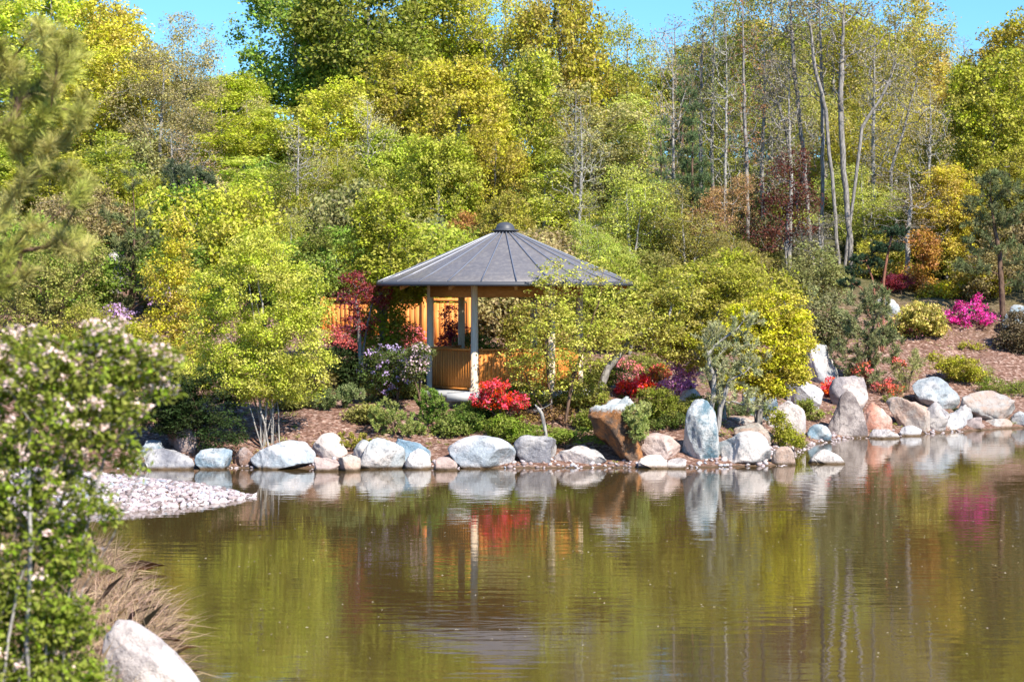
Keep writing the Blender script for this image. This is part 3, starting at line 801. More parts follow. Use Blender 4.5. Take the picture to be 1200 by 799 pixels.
    P('juniper', 'feathery sage green juniper on the open mulch', 'shrub', 53.4, 398, [(392, 468, 24, 12), (412, 458, 16, 10), (375, 470, 14, 8)], 120, .2, 70, .09, (.20, .26, .09), needle=True, aspect=.22, stems=5, rise=.5)
    P('azalea_bush', 'pale yellow green shrub with rosetted leaves left of the gazebo', 'shrub', 53.6, 452, [(450, 442, 22, 16), (440, 462, 18, 10), (466, 448, 14, 12)], 110, .18, 34, .09, (.40, .42, .09), stems=5, aspect=.35)
    P('juniper', 'light green juniper creeping down to the boulders', 'shrub', 52.2, 465, [(462, 495, 28, 16), (448, 480, 18, 12), (485, 502, 14, 9)], 150, .18, 60, .08, (.26, .32, .07), needle=True, aspect=.25, stems=5, rise=.5)
    P('dwarf_conifer', 'dwarf mid green conifer in front of the gazebo step', 'shrub', 52.8, 505, [(505, 470, 18, 16), (508, 487, 20, 12)], 130, .16, 60, .07, (.15, .24, .03), needle=True, aspect=.3, stems=4)
    P('moss_mound', 'low golden green mound between two pale boulders', 'shrub', 51.9, 410, [(410, 515, 22, 9), (428, 520, 12, 7)], 80, .14, 60, .06, (.32, .30, .03), needle=True, aspect=.3, stems=4)
    P('azalea_bush', 'slender yellow and orange azalea against the gazebo wall', 'shrub', 53.9, 515, [(512, 432, 18, 14), (500, 440, 10, 12), (525, 425, 12, 10)], 90, .16, 22, .07, (.42, .34, .05), stems=5, R=.015, flowers=((.85, .38, .14), .25, .06, 14, .1))
    for k, (px, py, rx, ry, D, lb) in enumerate(((545, 492, 22, 12, 52.2, 'low green shrub behind the large smooth oval boulder'), (590, 500, 24, 12, 51.9, 'bright green shrub right of the large oval boulder top'),
            (562, 480, 26, 9, 53.2, 'green ground plant below the red azalea'))):
        P('leafy_shrub', lb, 'shrub', D, px, [(px, py, rx, ry), (px + 12, py + 6, rx * .7, ry * .7)], 110, .16, 46, .065, (.14, .22, .035) if k != 1 else (.22, .30, .03), stems=5, group='low green shrubs on the bank')
    P('azalea', 'scarlet azalea in bloom in front of the gazebo', 'shrub', 52.9, 588, [(570, 470, 16, 8), (600, 472, 18, 8), (580, 456, 18, 7)], 130, .14, 12, .06, (.22, .16, .04), auto=False, stems=6, gnarl=.25, flowers=((.9, .03, .025), .72, .065, 26, .13))
    P('azalea', 'loose red azalea twigs above the scarlet azalea', 'shrub', 53.6, 580, [(575, 435, 18, 14), (600, 440, 16, 12)], 70, .14, 8, .06, (.22, .12, .04), stems=6, flowers=((.85, .12, .08), .7, .06, 10, .14))
    for px, py, rx, ry, D, c, lb in ((612, 462, 26, 14, 53.4, (.32, .36, .06), 'light green shrub half hiding the right side of the gazebo deck'),
            (680, 460, 30, 20, 53.4, (.28, .30, .05), 'olive shrub under the slender maple right of the gazebo deck'),
            (700, 490, 22, 12, 52.2, (.24, .28, .05), 'green shrub just left of the leaning slab'),
            (530, 500, 18, 10, 52.6, (.20, .26, .05), 'small green shrub right of the dwarf conifer'),
            (430, 485, 20, 9, 52.9, (.36, .36, .09), 'pale sprig shrub left of the creeping juniper'),
            (345, 470, 18, 8, 54.5, (.25, .27, .07), 'small low shrub in the shade of the airy maple'),
            (820, 478, 20, 12, 53.4, (.26, .30, .08), 'grey green shrub just behind the tall upright teal boulder'),
            (480, 455, 18, 12, 54.2, (.16, .2, .05), 'dark green shrub at the left corner of the gazebo deck'),
            (560, 455, 18, 9, 54.0, (.35, .3, .07), 'low shrub at the front edge of the gazebo deck'),
            (640, 436, 30, 16, 60.5, (.34, .34, .07), 'light shrub behind the right side of the gazebo wall'),
            (700, 436, 28, 16, 59.5, (.24, .28, .05), 'green shrub on the rise between the gazebo and the leaning tree'),
            (755, 428, 26, 12, 60, (.30, .32, .06), 'shrub on the rise behind the crimson azalea'),
            (890, 478, 20, 10, 53.8, (.22, .27, .06), 'green shrub over the tan slabs')):
        P('leafy_shrub', lb, 'shrub', D, px, [(px, py, rx, ry), (px + rx * .5, py + 4, rx * .6, ry * .7), (px - rx * .6, py + 3, rx * .6, ry * .8)], 130, .17, 40, .075, c, stems=5, group='leafy shrubs of the garden bank')
    # maple before the gazebo
    P('maple_tree', 'slender light green maple standing before the right half of the gazebo', 'tree', 53.2, 657,
      [(640, 370, 40, 34), (690, 360, 36, 36), (650, 325, 26, 22), (615, 415, 26, 24), (690, 410, 40, 26), (640, 440, 42, 22), (720, 340, 24, 26), (735, 380, 22, 26), (690, 310, 22, 14), (655, 395, 50, 40)], 600, .22, 18, .08, (.56, .58, .09),
      R=.05, rt=.003, flat=.35, up=1.2, tall=True, bark=BROWNBARK, stem_pts=[[(650, 492), (643, 450), (640, 400), (650, 345)], [(660, 492), (672, 440), (690, 390), (705, 340)], [(655, 492), (630, 470), (612, 430)]])
    P('dead_branch', 'forked dead branch leaning from the ferns', 'branch', 51.4, 642, [(628, 478, 4, 4), (646, 470, 4, 4)], 8, .05, 0, 0, OLIVE, R=.05, rt=.01, stem_pts=[[(643, 500), (635, 485), (627, 474)]], bark=PALEBARK)
    P('leaning_tree', 'leaning tree with thick dark limbs right of the gazebo', 'tree', 55.5, 700,
      [(745, 375, 30, 26), (780, 365, 34, 30), (720, 395, 22, 18), (770, 400, 30, 22), (800, 340, 24, 22)], 280, .25, 34, .085, (.48, .48, .08), R=.11, flat=.4, up=1.1, tall=True, stem_pts=[[(697, 470), (712, 432), (735, 402), (765, 380)]], bark=BARK)
    P('fern', 'spreading fern patch over the wedge shaped boulder', 'fern', 51.7, 665, [(640, 508, 34, 9), (680, 512, 30, 9), (610, 512, 20, 7)], 150, .17, 40, .10, (.24, .33, .04), aspect=.28, stems=8, flat=.3, up=1.4, rise=.3)
    P('azalea_bush', 'small shrub with red tinted leaves below the gazebo deck', 'shrub', 53.3, 625, [(620, 490, 20, 8), (655, 485, 18, 8)], 60, .15, 22, .07, (.30, .20, .06), stems=4)
    P('creeping_pine', 'sage green creeping pine draped over the leaning slab', 'shrub', 51.3, 756, [(740, 484, 15, 13, -.75), (744, 500, 10, 14, -.8), (754, 478, 10, 10, -.4), (752, 500, 8, 12, -.4)], 150, .15, 60, .08, (.36, .42, .12), needle=True, aspect=.22, stems=4, rise=-.1, auto=False)
    P('azalea', 'crimson azalea right of the leaning slab top', 'shrub', 53.6, 742, [(738, 458, 18, 8), (755, 452, 10, 8)], 80, .14, 10, .06, (.2, .1, .04), stems=5, flowers=((1.0, .04, .05), .9, .075, 34, .14))
    P('azalea', 'pink azalea veil behind the crimson azalea', 'shrub', 55.2, 738, [(735, 435, 20, 12)], 60, .14, 10, .06, (.2, .14, .06), stems=6, flowers=((.9, .25, .26), .7, .06, 16, .13))
    P('azalea', 'orange azalea between the crimson and the purple ones', 'shrub', 54, 770, [(774, 438, 11, 10), (768, 452, 10, 8)], 50, .13, 16, .06, (.3, .26, .04), stems=4, flowers=(ORANGE, .6, .065, 20, .12))
    P('azalea', 'purple azalea beside the tall upright teal boulder', 'shrub', 53.2, 798, [(795, 458, 20, 12), (805, 440, 14, 12), (788, 425, 8, 12)], 110, .15, 10, .06, (.2, .2, .06), stems=6, flowers=((.85, .38, .85), .85, .075, 30, .14))
    P('leafy_shrub', 'yellow green shrub under the orange and purple azaleas', 'shrub', 52.6, 772, [(770, 465, 20, 12), (785, 482, 26, 12), (760, 480, 16, 12)], 170, .16, 46, .07, (.24, .27, .035), stems=6)
    P('leafy_shrub', 'dark green shrub left of the tall upright teal boulder', 'shrub', 51.8, 785, [(790, 492, 18, 8), (765, 498, 16, 6)], 80, .14, 44, .06, (.12, .17, .03), stems=5)
    # --- centre right
    P('olive_maple', 'broad olive green maple right of the gazebo', 'tree', 57.5, 845,
      [(800, 340, 40, 26), (835, 325, 40, 22), (790, 380, 36, 28), (840, 370, 44, 30), (815, 410, 40, 24), (770, 350, 24, 20), (865, 330, 28, 22)], 620, .28, 50, .085, (.42, .42, .05), stems=4, R=.10, tall=True, flat=.45, up=1.0)
    P('lime_maple', 'bright lime yellow maple with a dense crown over the inlet boulders', 'tree', 55.2, 885,
      [(910, 365, 34, 26), (930, 395, 24, 26), (900, 410, 38, 26), (880, 440, 30, 20), (925, 430, 24, 22), (875, 380, 26, 26), (900, 455, 24, 12)], 520, .25, 60, .09, (.62, .60, .04), stems=4, R=.08, tall=True, flat=.5, up=.9)
    P('grey_pine', 'weeping grey green pine with twisting pale branches behind the tall boulder', 'pine', 53.0, 832,
      [(850, 395, 36, 18), (880, 420, 24, 22), (840, 430, 26, 18), (860, 460, 30, 14), (875, 375, 20, 12), (885, 470, 18, 10)], 230, .22, 44, .11, (.36, .38, .17), R=.07, rt=.006, needle=True, aspect=.16, tall=True, gnarl=.3,
      stem_pts=[[(832, 475), (836, 440), (830, 415), (850, 395), (872, 375)], [(836, 470), (855, 445), (880, 430)]], bark=PALEBARK)
    P('creeping_pine', 'low sage pine behind the squarish pale boulder', 'shrub', 53.5, 862, [(850, 482, 22, 9), (880, 478, 20, 9)], 90, .16, 60, .08, (.18, .24, .09), needle=True, aspect=.22)
    P('leafy_shrub', 'lime sprouting shrub between boulders on the point', 'shrub', 52.6, 915, [(916, 500, 12, 16), (925, 515, 16, 12), (908, 488, 8, 10)], 110, .14, 40, .065, (.34, .36, .03), stems=5)
    P('grass_tuft', 'small yellow green grass tuft at the waterline of the point', 'grass', 52.0, 938, [(935, 520, 12, 8)], 40, .14, 40, .08, (.3, .32, .05), needle=True, aspect=.16)
    P('leafy_shrub', 'green tuft between the inlet boulders', 'shrub', 58.5, 950, [(950, 485, 14, 9), (945, 475, 10, 8)], 60, .14, 36, .07, (.26, .3, .05), stems=4)
    P('azalea', 'small orange red azalea between pale inlet boulders', 'shrub', 59.5, 976, [(976, 456, 11, 11)], 50, .14, 6, .06, (.3, .1, .05), stems=5, flowers=((.90, .12, .05), .95, .08, 26, .13))
    # --- right bank
    P('mugo_pine', 'large rounded dark grey green pine on the right bank', 'pine', 66, 1015,
      [(1015, 370, 34, 30), (1000, 410, 28, 26), (1035, 405, 26, 26), (1010, 440, 26, 12), (1025, 345, 18, 16)], 340, .25, 66, .14, (.22, .25, .10), R=.06, needle=True, aspect=.15, stems=6, rise=.5)
    P('azalea', 'orange red azalea at the foot of the rounded dark pine', 'shrub', 63.5, 1030, [(1010, 432, 10, 10), (1040, 455, 20, 8), (1055, 425, 8, 6)], 90, .14, 12, .07, (.25, .17, .08), stems=6, flowers=((.85, .16, .10), .6, .07, 18, .13))
    P('azalea', 'salmon pink azalea under the yellow azalea', 'shrub', 67, 1055, [(1042, 383, 10, 8), (1075, 388, 14, 8)], 60, .16, 12, .07, (.25, .2, .06), flowers=((.80, .30, .28), .7, .08, 18, .14))
    P('yellow_azalea', 'yellow flowering azalea on the mulch hill', 'shrub', 68.5, 1080, [(1080, 372, 26, 16), (1062, 380, 16, 14), (1095, 385, 14, 12)], 160, .2, 34, .09, (.34, .34, .06), flowers=((.72, .62, .14), .6, .09, 26, .18))
    P('azalea', 'vivid magenta azalea on the mulch hill', 'shrub', 70.5, 1134, [(1120, 370, 13, 9), (1146, 362, 9, 13), (1135, 377, 24, 6), (1130, 360, 7, 9), (1155, 372, 10, 7)], 100, .15, 8, .07, (.2, .1, .06), gnarl=.25, flowers=(MAGENTA, .85, .08, 26, .17))
    P('grass_clump', 'pale feathery grass right of the rounded dark pine', 'grass', 64.5, 1062, [(1060, 430, 18, 20), (1050, 450, 14, 12), (1075, 420, 10, 12)], 120, .2, 40, .13, (.36, .38, .13), needle=True, aspect=.1, rise=.6, stems=6)
    P('lime_shrub', 'lime yellow shrub on the open mulch below the magenta azalea', 'shrub', 66, 1130, [(1128, 432, 22, 14), (1142, 440, 14, 10), (1110, 428, 12, 10)], 140, .18, 46, .075, (.42, .42, .03), stems=6, flat=.5)
    P('lime_shrub', 'small lime sprout left of the lime yellow shrub', 'shrub', 67, 1098, [(1098, 420, 9, 6)], 24, .14, 26, .07, (.42, .42, .03), stems=3)
    P('lime_shrub', 'small bright sprout above the lime yellow shrub', 'shrub', 68, 1148, [(1148, 408, 9, 5), (1128, 404, 6, 4)], 24, .14, 26, .07, (.42, .42, .03), stems=3)
    P('leafy_shrub', 'green leafy perennial above the long orange fronted boulder', 'shrub', 65, 1170, [(1165, 452, 18, 9), (1195, 455, 16, 9)], 90, .16, 36, .09, (.22, .28, .04), aspect=.3)
    P('leafy_shrub', 'loose twiggy perennial left of the green leafy one', 'shrub', 65.5, 1150, [(1155, 436, 12, 8)], 40, .14, 18, .07, (.3, .34, .08), aspect=.3)
    P('creeping_pine', 'small juniper above the large boulder with brown underside', 'shrub', 63.5, 1048, [(1045, 468, 12, 6)], 40, .14, 50, .07, (.24, .27, .06), needle=True, aspect=.25)
    # cloud pruned pine
    pads = [(1040, 272, 17, 6), (1052, 270, 14, 6), (1034, 289, 18, 6), (1050, 290, 12, 5), (1012, 303, 18, 6), (1030, 307, 14, 6), (1003, 317, 13, 6), (996, 331, 14, 6)]
    P('cloud_pruned_pine', 'dark pine clipped into flat pads on the right hill', 'pine', 70, 1035, pads, 300, .13, 80, .09, (.045, .085, .04), R=.055, needle=True, aspect=.2, tall=True, stem_pts=[[(1034, 345), (1036, 325), (1040, 300), (1045, 275)], [(1034, 345), (1022, 325), (1015, 305)], [(1032, 345), (1010, 338), (998, 332)]], bark=bark_material('bark_red', (.16, .06, .04), (.32, .15, .1)), shell=.2)
    P('orange_shrub', 'orange leaved shrub right of the clipped pine', 'shrub', 74, 1085, [(1082, 285, 16, 18), (1090, 300, 12, 14), (1070, 320, 16, 14), (1082, 335, 14, 10)], 150, .26, 34, .1, (.50, .28, .05))
    P('barberry', 'dark red barberry below the clipped pine', 'shrub', 70, 1055, [(1052, 330, 16, 8), (1040, 338, 12, 6)], 80, .18, 40, .07, (.26, .03, .05))
    P('yellow_shrub', 'bright yellow shrub under the right hand pine', 'shrub', 73, 1145, [(1140, 325, 26, 14), (1165, 332, 16, 12), (1110, 340, 18, 10), (1085, 345, 10, 10)], 200, .24, 44, .09, (.48, .44, .03))
    P('pine_tree', 'loose grey green pine with a reddish bent trunk at the right edge', 'pine', 74, 1176, [(1145, 250, 24, 24), (1185, 240, 28, 26), (1150, 285, 24, 14), (1190, 295, 22, 22), (1165, 215, 22, 16), (1140, 312, 24, 10), (1195, 330, 18, 12)], 260, .3, 60, .18, (.15, .18, .07), R=.11, needle=True, aspect=.13, tall=True, leafy=.9,
      stem_pts=[[(1176, 352), (1172, 310), (1168, 280), (1163, 250), (1160, 215)]], bark=BROWNBARK)
    P('smoke_bush', 'dark maroon tree in front of the tall grey trunks', 'tree', 76, 922, [(920, 220, 32, 28), (940, 250, 22, 28), (900, 255, 24, 26), (930, 190, 22, 16), (900, 280, 30, 14)], 300, .36, 17, .1, (.15, .05, .035), stems=3, R=.08, tall=True)
    P('rust_shrub', 'rusty orange shrub just behind the gazebo roof', 'shrub', 66, 522, [(515, 282, 16, 16), (545, 265, 18, 14), (560, 275, 18, 10)], 130, .24, 34, .09, (.48, .25, .07), R=.06)
    P('sage_shrub', 'silvery sage shrub between the bright tree and the gazebo roof', 'shrub', 65, 520, [(510, 265, 12, 16), (535, 282, 26, 12)], 130, .22, 50, .09, (.30, .34, .18), needle=True, aspect=.2, R=.06)
    # understorey behind and beside
    for k, (px, py, rx, ry, D, c, lb) in enumerate((
        (560, 420, 30, 30, 63, (.24, .26, .05), 'green shrub seen through the gazebo opening'),
        (625, 390, 34, 34, 62, (.34, .30, .05), 'yellowish shrub seen between the right gazebo posts'),
        (710, 300, 30, 30, 66, (.30, .31, .06), 'light green shrub right of the gazebo roof tip'),
        (760, 320, 34, 26, 65, (.30, .30, .07), 'yellow green shrub behind the leaning tree'),
        (955, 320, 34, 34, 70, (.30, .32, .11), 'pale sage thicket left of the clipped pine'),
        (960, 370, 30, 36, 67, (.26, .27, .12), 'tangled grey green thicket above the tall pale boulder'),
        (870, 300, 34, 26, 70, (.24, .25, .05), 'olive thicket behind the broad olive maple'),
        (380, 320, 30, 60, 64, (.17, .2, .03), 'deep green shrub between the airy maple and the bright upright tree'),
        (500, 320, 26, 34, 66, (.26, .29, .05), 'green shrub tucked behind the left slope of the gazebo roof'),
        (20, 430, 40, 34, 58, (.30, .30, .05), 'olive shrub low at the left edge behind the blossoms'),
        (100, 450, 50, 40, 56, (.2, .22, .04), 'dark olive shrub between blossoms and the shore boulders'),
        (1035, 300, 30, 30, 76, (.52, .50, .08), 'yellow bush making the backdrop of the clipped pine'),
        (1100, 300, 30, 30, 77, (.34, .34, .06), 'yellow green thicket behind the orange leaved shrub'),
        (1195, 390, 20, 24, 73, (.2, .16, .09), 'brown twiggy shrub by the blue hill boulder'),
        (420, 225, 40, 34, 70, (.30, .32, .04), 'yellow green shrub above the bright upright tree'),
        (355, 440, 26, 24, 58, (.17, .15, .05), 'shaded shrub right of the airy maple stems'))):
        P('undergrowth_shrub', lb, 'shrub', D, px, [(px, py, rx, ry), (px - rx * .6, py + ry * .4, rx * .7, ry * .6), (px + rx * .6, py + ry * .3, rx * .7, ry * .6)], 190, .26, 40, .10, c, stems=5, R=.05, group='thicket shrubs behind the garden')

# ------------------------------------------------------------------ forest
def build_forest():
    protos = {}
    def proto(kind, seed, trunks, blobs, n, R, rt, leaf, leafy=1.0, gnarl=.13, rise=.3, bark=BARK, needle=False):
        g = grow(seed, trunks, blobs, n, R=R, rt=rt, leaf=leaf, leafy=leafy, gnarl=gnarl, rise=rise)
        protos.setdefault(kind, []).append((mesh_from('trunk', *g['wood'], bark, smooth=True), foliage_mesh('crown', g['leaf'], NEEDLE if needle else LEAF) if leaf else None))
    v = np.array
    for s in range(4):
        r = np.random.default_rng(100 + s)
        bl = [(v([0, 0, 6.3]), v([2.6, 2.6, 3.2]))]
        for k in range(17):
            a = r.uniform(0, 6.28); z = r.uniform(1.6, 9.2); rad = 2.3 * math.sqrt(max(.1, 1 - ((z - 5.2) / 5.2) ** 2))
            bl.append((v([math.cos(a) * rad * .75, math.sin(a) * rad * .75, z]), v([.9, .9, 1.05]) * r.uniform(.6, 1.2)))
        proto('round', s, [[v([0, 0, -.4]), v([.1, .05, 3]), v([0, .1, 6]), v([.1, 0, 8.5])]], bl, 900, .15, .007, dict(n=32, cr=.40, size=.165, flat=.8, up=.55, aspect=.65))
    for s in range(3):
        r = np.random.default_rng(200 + s)
        bl = [(v([r.normal(0, .8), r.normal(0, .8), z]), v([1.6, 1.6, 1.2]) * w) for z, w in ((3.4, 1), (4.8, 1.25), (6.2, 1.3), (7.6, 1.1), (8.9, .7))]
        bl += [(v([r.normal(0, 1.9), r.normal(0, 1.9), r.uniform(4, 8)]), v([.8, .8, .7])) for _ in range(7)]
        proto('airy', 20 + s, [[v([0, 0, -.4]), v([.1, .1, 4]), v([-.1, 0, 7.5]), v([0, 0, 9.4])], [v([.1, 0, 1.5]), v([.7, .3, 4.5]), v([1.2, .5, 7])]], bl, 760, .12, .007, dict(n=24, cr=.40, size=.12, flat=.8, up=.6, aspect=.6), bark=PALEBARK)
    for s in range(3):
        r = np.random.default_rng(300 + s)
        bl = [(v([r.normal(0, .3), r.normal(0, .3), z]), v([1.35, 1.35, .9]) * w) for z, w in ((2.2, 1.1), (3.6, 1.25), (5, 1.15), (6.4, 1), (7.8, .75), (9.1, .45))]
        proto('slim', 40 + s, [[v([0, 0, -.4]), v([0, .1, 4]), v([.05, 0, 9.5])]], bl, 560, .11, .006, dict(n=36, cr=.36, size=.13, flat=.7, up=.6, aspect=.6), bark=PALEBARK, gnarl=.08)
    for s in range(3):
        r = np.random.default_rng(400 + s)
        bl = [(v([r.normal(0, .5), r.normal(0, .5), z]), v([1.3, 1.3, 1.2]) * w) for z, w in ((4.4, .9), (6, 1.2), (7.6, 1.1), (9, .7))]
        proto('bare', 60 + s, [[v([0, 0, -.4]), v([.05, .1, 4]), v([-.1, 0, 7]), v([0, 0, 9.8])]], bl, 700, .11, .008, dict(n=7, cr=.35, size=.09, flat=.8, up=.4), leafy=.55, bark=PALEBARK, rise=.15)
    for s in range(2):
        r = np.random.default_rng(500 + s)
        bl = []
        for z in np.arange(2.6, 9.6, .62):
            w = (1 - (z / 10.6) ** 1.4) * 2.0 + .15
            for k in range(5):
                a = r.uniform(0, 6.28); bl.append((v([math.cos(a) * w * .6, math.sin(a) * w * .6, z]), v([w * .45, w * .45, .14])))
        proto('conifer', 80 + s, [[v([0, 0, -.4]), v([0, .05, 5]), v([.05, 0, 9.9])]], bl, 420, .13, .008, dict(n=34, cr=.5, size=.2, needle=True, aspect=.14), bark=BROWNBARK, needle=True, gnarl=.08, rise=-.1)
    # (px, top y, width px, D, kind, colour, category, label)
    A = (.56, .58, .055); B_ = (.44, .50, .06); Cc = (.60, .56, .06); Dg = (.30, .44, .06); Br = (.50, .42, .18); Pa = (.60, .60, .22); Go = (.62, .54, .09); Gy = (.44, .40, .26)
    T = [
     # far row
     (-40, -30, 190, 104, 'round', B_, 'olive tree cut by the left edge behind the foreground pine'),
     (60, -28, 170, 100, 'round', A, 'tall yellow green tree whose top leaves the frame at the upper left'),
     (130, -2, 150, 96, 'round', Cc, 'golden green tree left of the brownish budding one at the upper left'),
     (215, 12, 110, 98, 'airy', Br, 'brownish budding tree below the patch of sky at the upper left'),
     (275, 88, 110, 100, 'round', A, 'rounded yellow green tree just under the left patch of sky'),
     (345, -35, 170, 103, 'round', Dg, 'big deep green maple right of the left patch of sky'),
     (430, -60, 190, 100, 'round', (.22, .30, .035), 'very tall mid green maple reaching out of the top of the frame'),
     (520, -30, 150, 104, 'round', A, 'tall yellow green tree above the gazebo, left of the two tone one'),
     (590, -40, 150, 102, 'airy', Cc, 'tall thin golden tree straight above the gazebo peak'),
     (655, -30, 140, 98, 'round', Cc, 'tall golden green tree left of the middle patch of sky'),
     (735, 8, 110, 102, 'airy', B_, 'thin green tree standing in the middle patch of sky'),
     (790, 20, 100, 106, 'bare', Br, 'bare twiggy tree at the right end of the middle patch of sky'),
     (850, -20, 120, 102, 'airy', B_, 'thin tree with green tufts behind the dark conifer'),
     (905, -40, 130, 98, 'airy', (.28, .30, .05), 'tall thin green tree behind the cluster of grey trunks'),
     (975, -30, 130, 102, 'airy', A, 'tall thin tree behind the forked grey trunk'),
     (1050, -20, 140, 98, 'airy', Go, 'golden budding tree right of the forked grey trunk'),
     (1075, -10, 90, 103, 'slim', Go, 'slim golden tree at the left end of the right patch of sky'),
     (1130, 40, 80, 106, 'bare', Gy, 'bare grey tree below the right patch of sky'),
     (1185, 18, 140, 98, 'round', Cc, 'yellow green tree with leafy shoots at the upper right corner'),
     # farthest row closing the gaps
     (480, 30, 160, 112, 'round', A, 'distant tree showing between the tall crowns above the bright upright tree'),
     (700, 78, 150, 112, 'round', Cc, 'distant rounded tree below the left half of the middle patch of sky'),
     (775, 82, 140, 114, 'round', B_, 'distant olive tree below the right half of the middle patch of sky'),
     (840, 40, 150, 112, 'round', B_, 'distant tree filling the gaps behind the dark conifer'),
     (905, 20, 150, 113, 'round', A, 'distant green tree filling the gaps left of the grey trunks'),
     (965, 25, 150, 111, 'round', B_, 'distant tree filling the gaps between the grey trunks'),
     (1030, 20, 150, 112, 'round', Cc, 'distant golden tree right of the forked grey trunk'),
     (1090, 70, 140, 113, 'round', A, 'distant rounded tree below the left half of the right patch of sky'),
     (1150, 85, 140, 112, 'round', B_, 'distant olive tree below the right half of the right patch of sky'),
     (240, 95, 140, 112, 'round', B_, 'distant olive tree just under the left patch of sky'),
     # second row
     (15, 60, 170, 92, 'round', B_, 'dense olive tree behind the middle of the foreground pine'),
     (110, 60, 160, 89, 'round', Cc, 'warm yellow tree with a broad crown right of the foreground pine'),
     (190, 45, 120, 87, 'airy', Br, 'brown twigged tree with a pale straight trunk at the upper left'),
     (258, 110, 100, 86, 'slim', A, 'slim light green tree left of the deep green maple'),
     (320, 120, 120, 88, 'slim', (.35, .38, .04), 'narrow yellow green tree under the deep green maple'),
     (385, 95, 140, 86, 'round', A, 'rounded yellow green tree under the very tall maple'),
     (465, 60, 150, 90, 'round', (.33, .36, .035), 'broad bright tree in the second row left of the gazebo peak'),
     (540, 70, 150, 86, 'round', A, 'dense yellow green tree standing above the gazebo peak'),
     (610, 60, 130, 88, 'round', (.36, .36, .04), 'dense golden green tree right above the gazebo peak'),
     (690, 90, 120, 86, 'slim', Pa, 'pale slim tree with a straight trunk right of the gazebo peak'),
     (745, 105, 110, 88, 'slim', (.36, .36, .07), 'pale yellow slim tree below the middle patch of sky'),
     (800, 60, 90, 84, 'conifer', (.10, .14, .05), 'dark conifer right of the middle patch of sky'),
     (775, 130, 70, 77.5, 'conifer', (.07, .11, .04), 'dark loose conifer at the left of the thin straight trunks'),
     (812, 95, 80, 78.5, 'conifer', (.06, .10, .035), 'tallest dark conifer right above the leaning tree'),
     (870, 90, 120, 90, 'airy', (.27, .28, .05), 'thin olive tree behind the rusty twigged one'),
     (950, 80, 120, 90, 'airy', (.32, .30, .07), 'thin olive tree behind the tall grey trunks'),
     (1020, 90, 130, 88, 'airy', Cc, 'yellow tree filling the space right of the forked trunk'),
     (1085, 110, 120, 90, 'airy', Go, 'golden thin tree between the forked trunk and the dense right hand tree'),
     (1165, 55, 150, 86, 'round', (.30, .29, .03), 'dense shaded tree filling the right edge'),
     (788, 30, 70, 80, 'bare', Br, 'slender bare tree rising from the dark conifers'),
     (850, 10, 70, 79, 'bare', Br, 'slender bare tree between the thin straight trunks'),
     (895, 30, 80, 83, 'bare', Gy, 'slender bare tree left of the leaning grey trunk'),
     (925, 60, 80, 81, 'bare', Gy, 'finely branched bare tree above the maroon tree'),
     (1025, 30, 80, 84, 'bare', Gy, 'finely branched bare tree right of the forked trunk'),
     (1090, 90, 80, 82, 'bare', Br, 'brownish bare tree left of the dense right hand tree'),
     (430, 110, 70, 79, 'bare', Pa, 'pale thin stems behind the bright upright tree'),
     (350, 140, 70, 76, 'bare', Pa, 'pale thin stems above the airy maple'),
     # third row
     (-20, 170, 150, 80, 'round', B_, 'olive green tree low at the left edge behind the pine'),
     (60, 180, 130, 79, 'round', A, 'yellow green tree left of the slim pine'),
     (125, 150, 100, 80, 'slim', B_, 'green slim tree directly behind the slim pine'),
     (200, 150, 90, 80, 'bare', Br, 'bare twiggy tree above the golden shrub'),
     (285, 180, 110, 78, 'slim', (.32, .36, .04), 'light green slim tree above the airy maple'),
     (345, 190, 110, 77, 'airy', A, 'thin yellow tree with pale stems above the airy maple'),
     (395, 165, 100, 78, 'airy', (.3, .33, .04), 'thin green tree above the bright upright tree'),
     (455, 150, 120, 80, 'round', (.24, .29, .035), 'deep green tree behind the bright upright tree'),
     (515, 160, 120, 77, 'round', (.30, .32, .035), 'yellow green tree behind the left slope of the gazebo roof'),
     (580, 150, 110, 78, 'round', A, 'yellow green tree straight behind the gazebo cap'),
     (640, 170, 110, 77, 'slim', (.34, .34, .05), 'light slim tree behind the right slope of the gazebo roof'),
     (680, 120, 80, 76, 'bare', Pa, 'pale bare tree with a straight pinkish trunk right of the gazebo cap'),
     (735, 190, 120, 76, 'airy', (.32, .33, .06), 'thin pale green tree over the right eave of the gazebo'),
     (800, 210, 110, 76, 'airy', (.26, .27, .05), 'thin olive tree over the broad olive maple'),
     (805, 165, 70, 79, 'conifer', (.09, .14, .04), 'small dark conifer below the larger dark conifer'),
     (850, 200, 90, 78, 'airy', (.30, .20, .08), 'rusty twigged tree among the thin trunks'),
     (1010, 190, 110, 82, 'airy', (.34, .33, .06), 'thin yellow tree behind the foot of the forked trunk'),
     (1065, 200, 110, 79, 'bare', Gy, 'bare grey twiggy tree above the orange leaved shrub'),
     (1110, 190, 100, 80, 'round', (.36, .35, .035), 'small round yellow tree left of the right hand pine'),
     (1185, 170, 110, 80, 'round', (.24, .25, .03), 'small dense dark tree behind the right hand pine'),
     (960, 250, 90, 77, 'bare', Gy, 'low bare twiggy tree at the foot of the grey trunks'),
     (700, 255, 80, 71, 'airy', (.28, .3, .05), 'small green tree behind the right eave of the gazebo'),
     (340, 250, 90, 70, 'airy', (.28, .31, .04), 'small thin green tree behind the airy maple'),
     (590, 225, 90, 72, 'round', (.28, .30, .04), 'small round tree peeping over the gazebo cap'),
     (860, 270, 80, 73, 'airy', (.26, .26, .06), 'small olive tree in front of the thin trunks'),
    ]
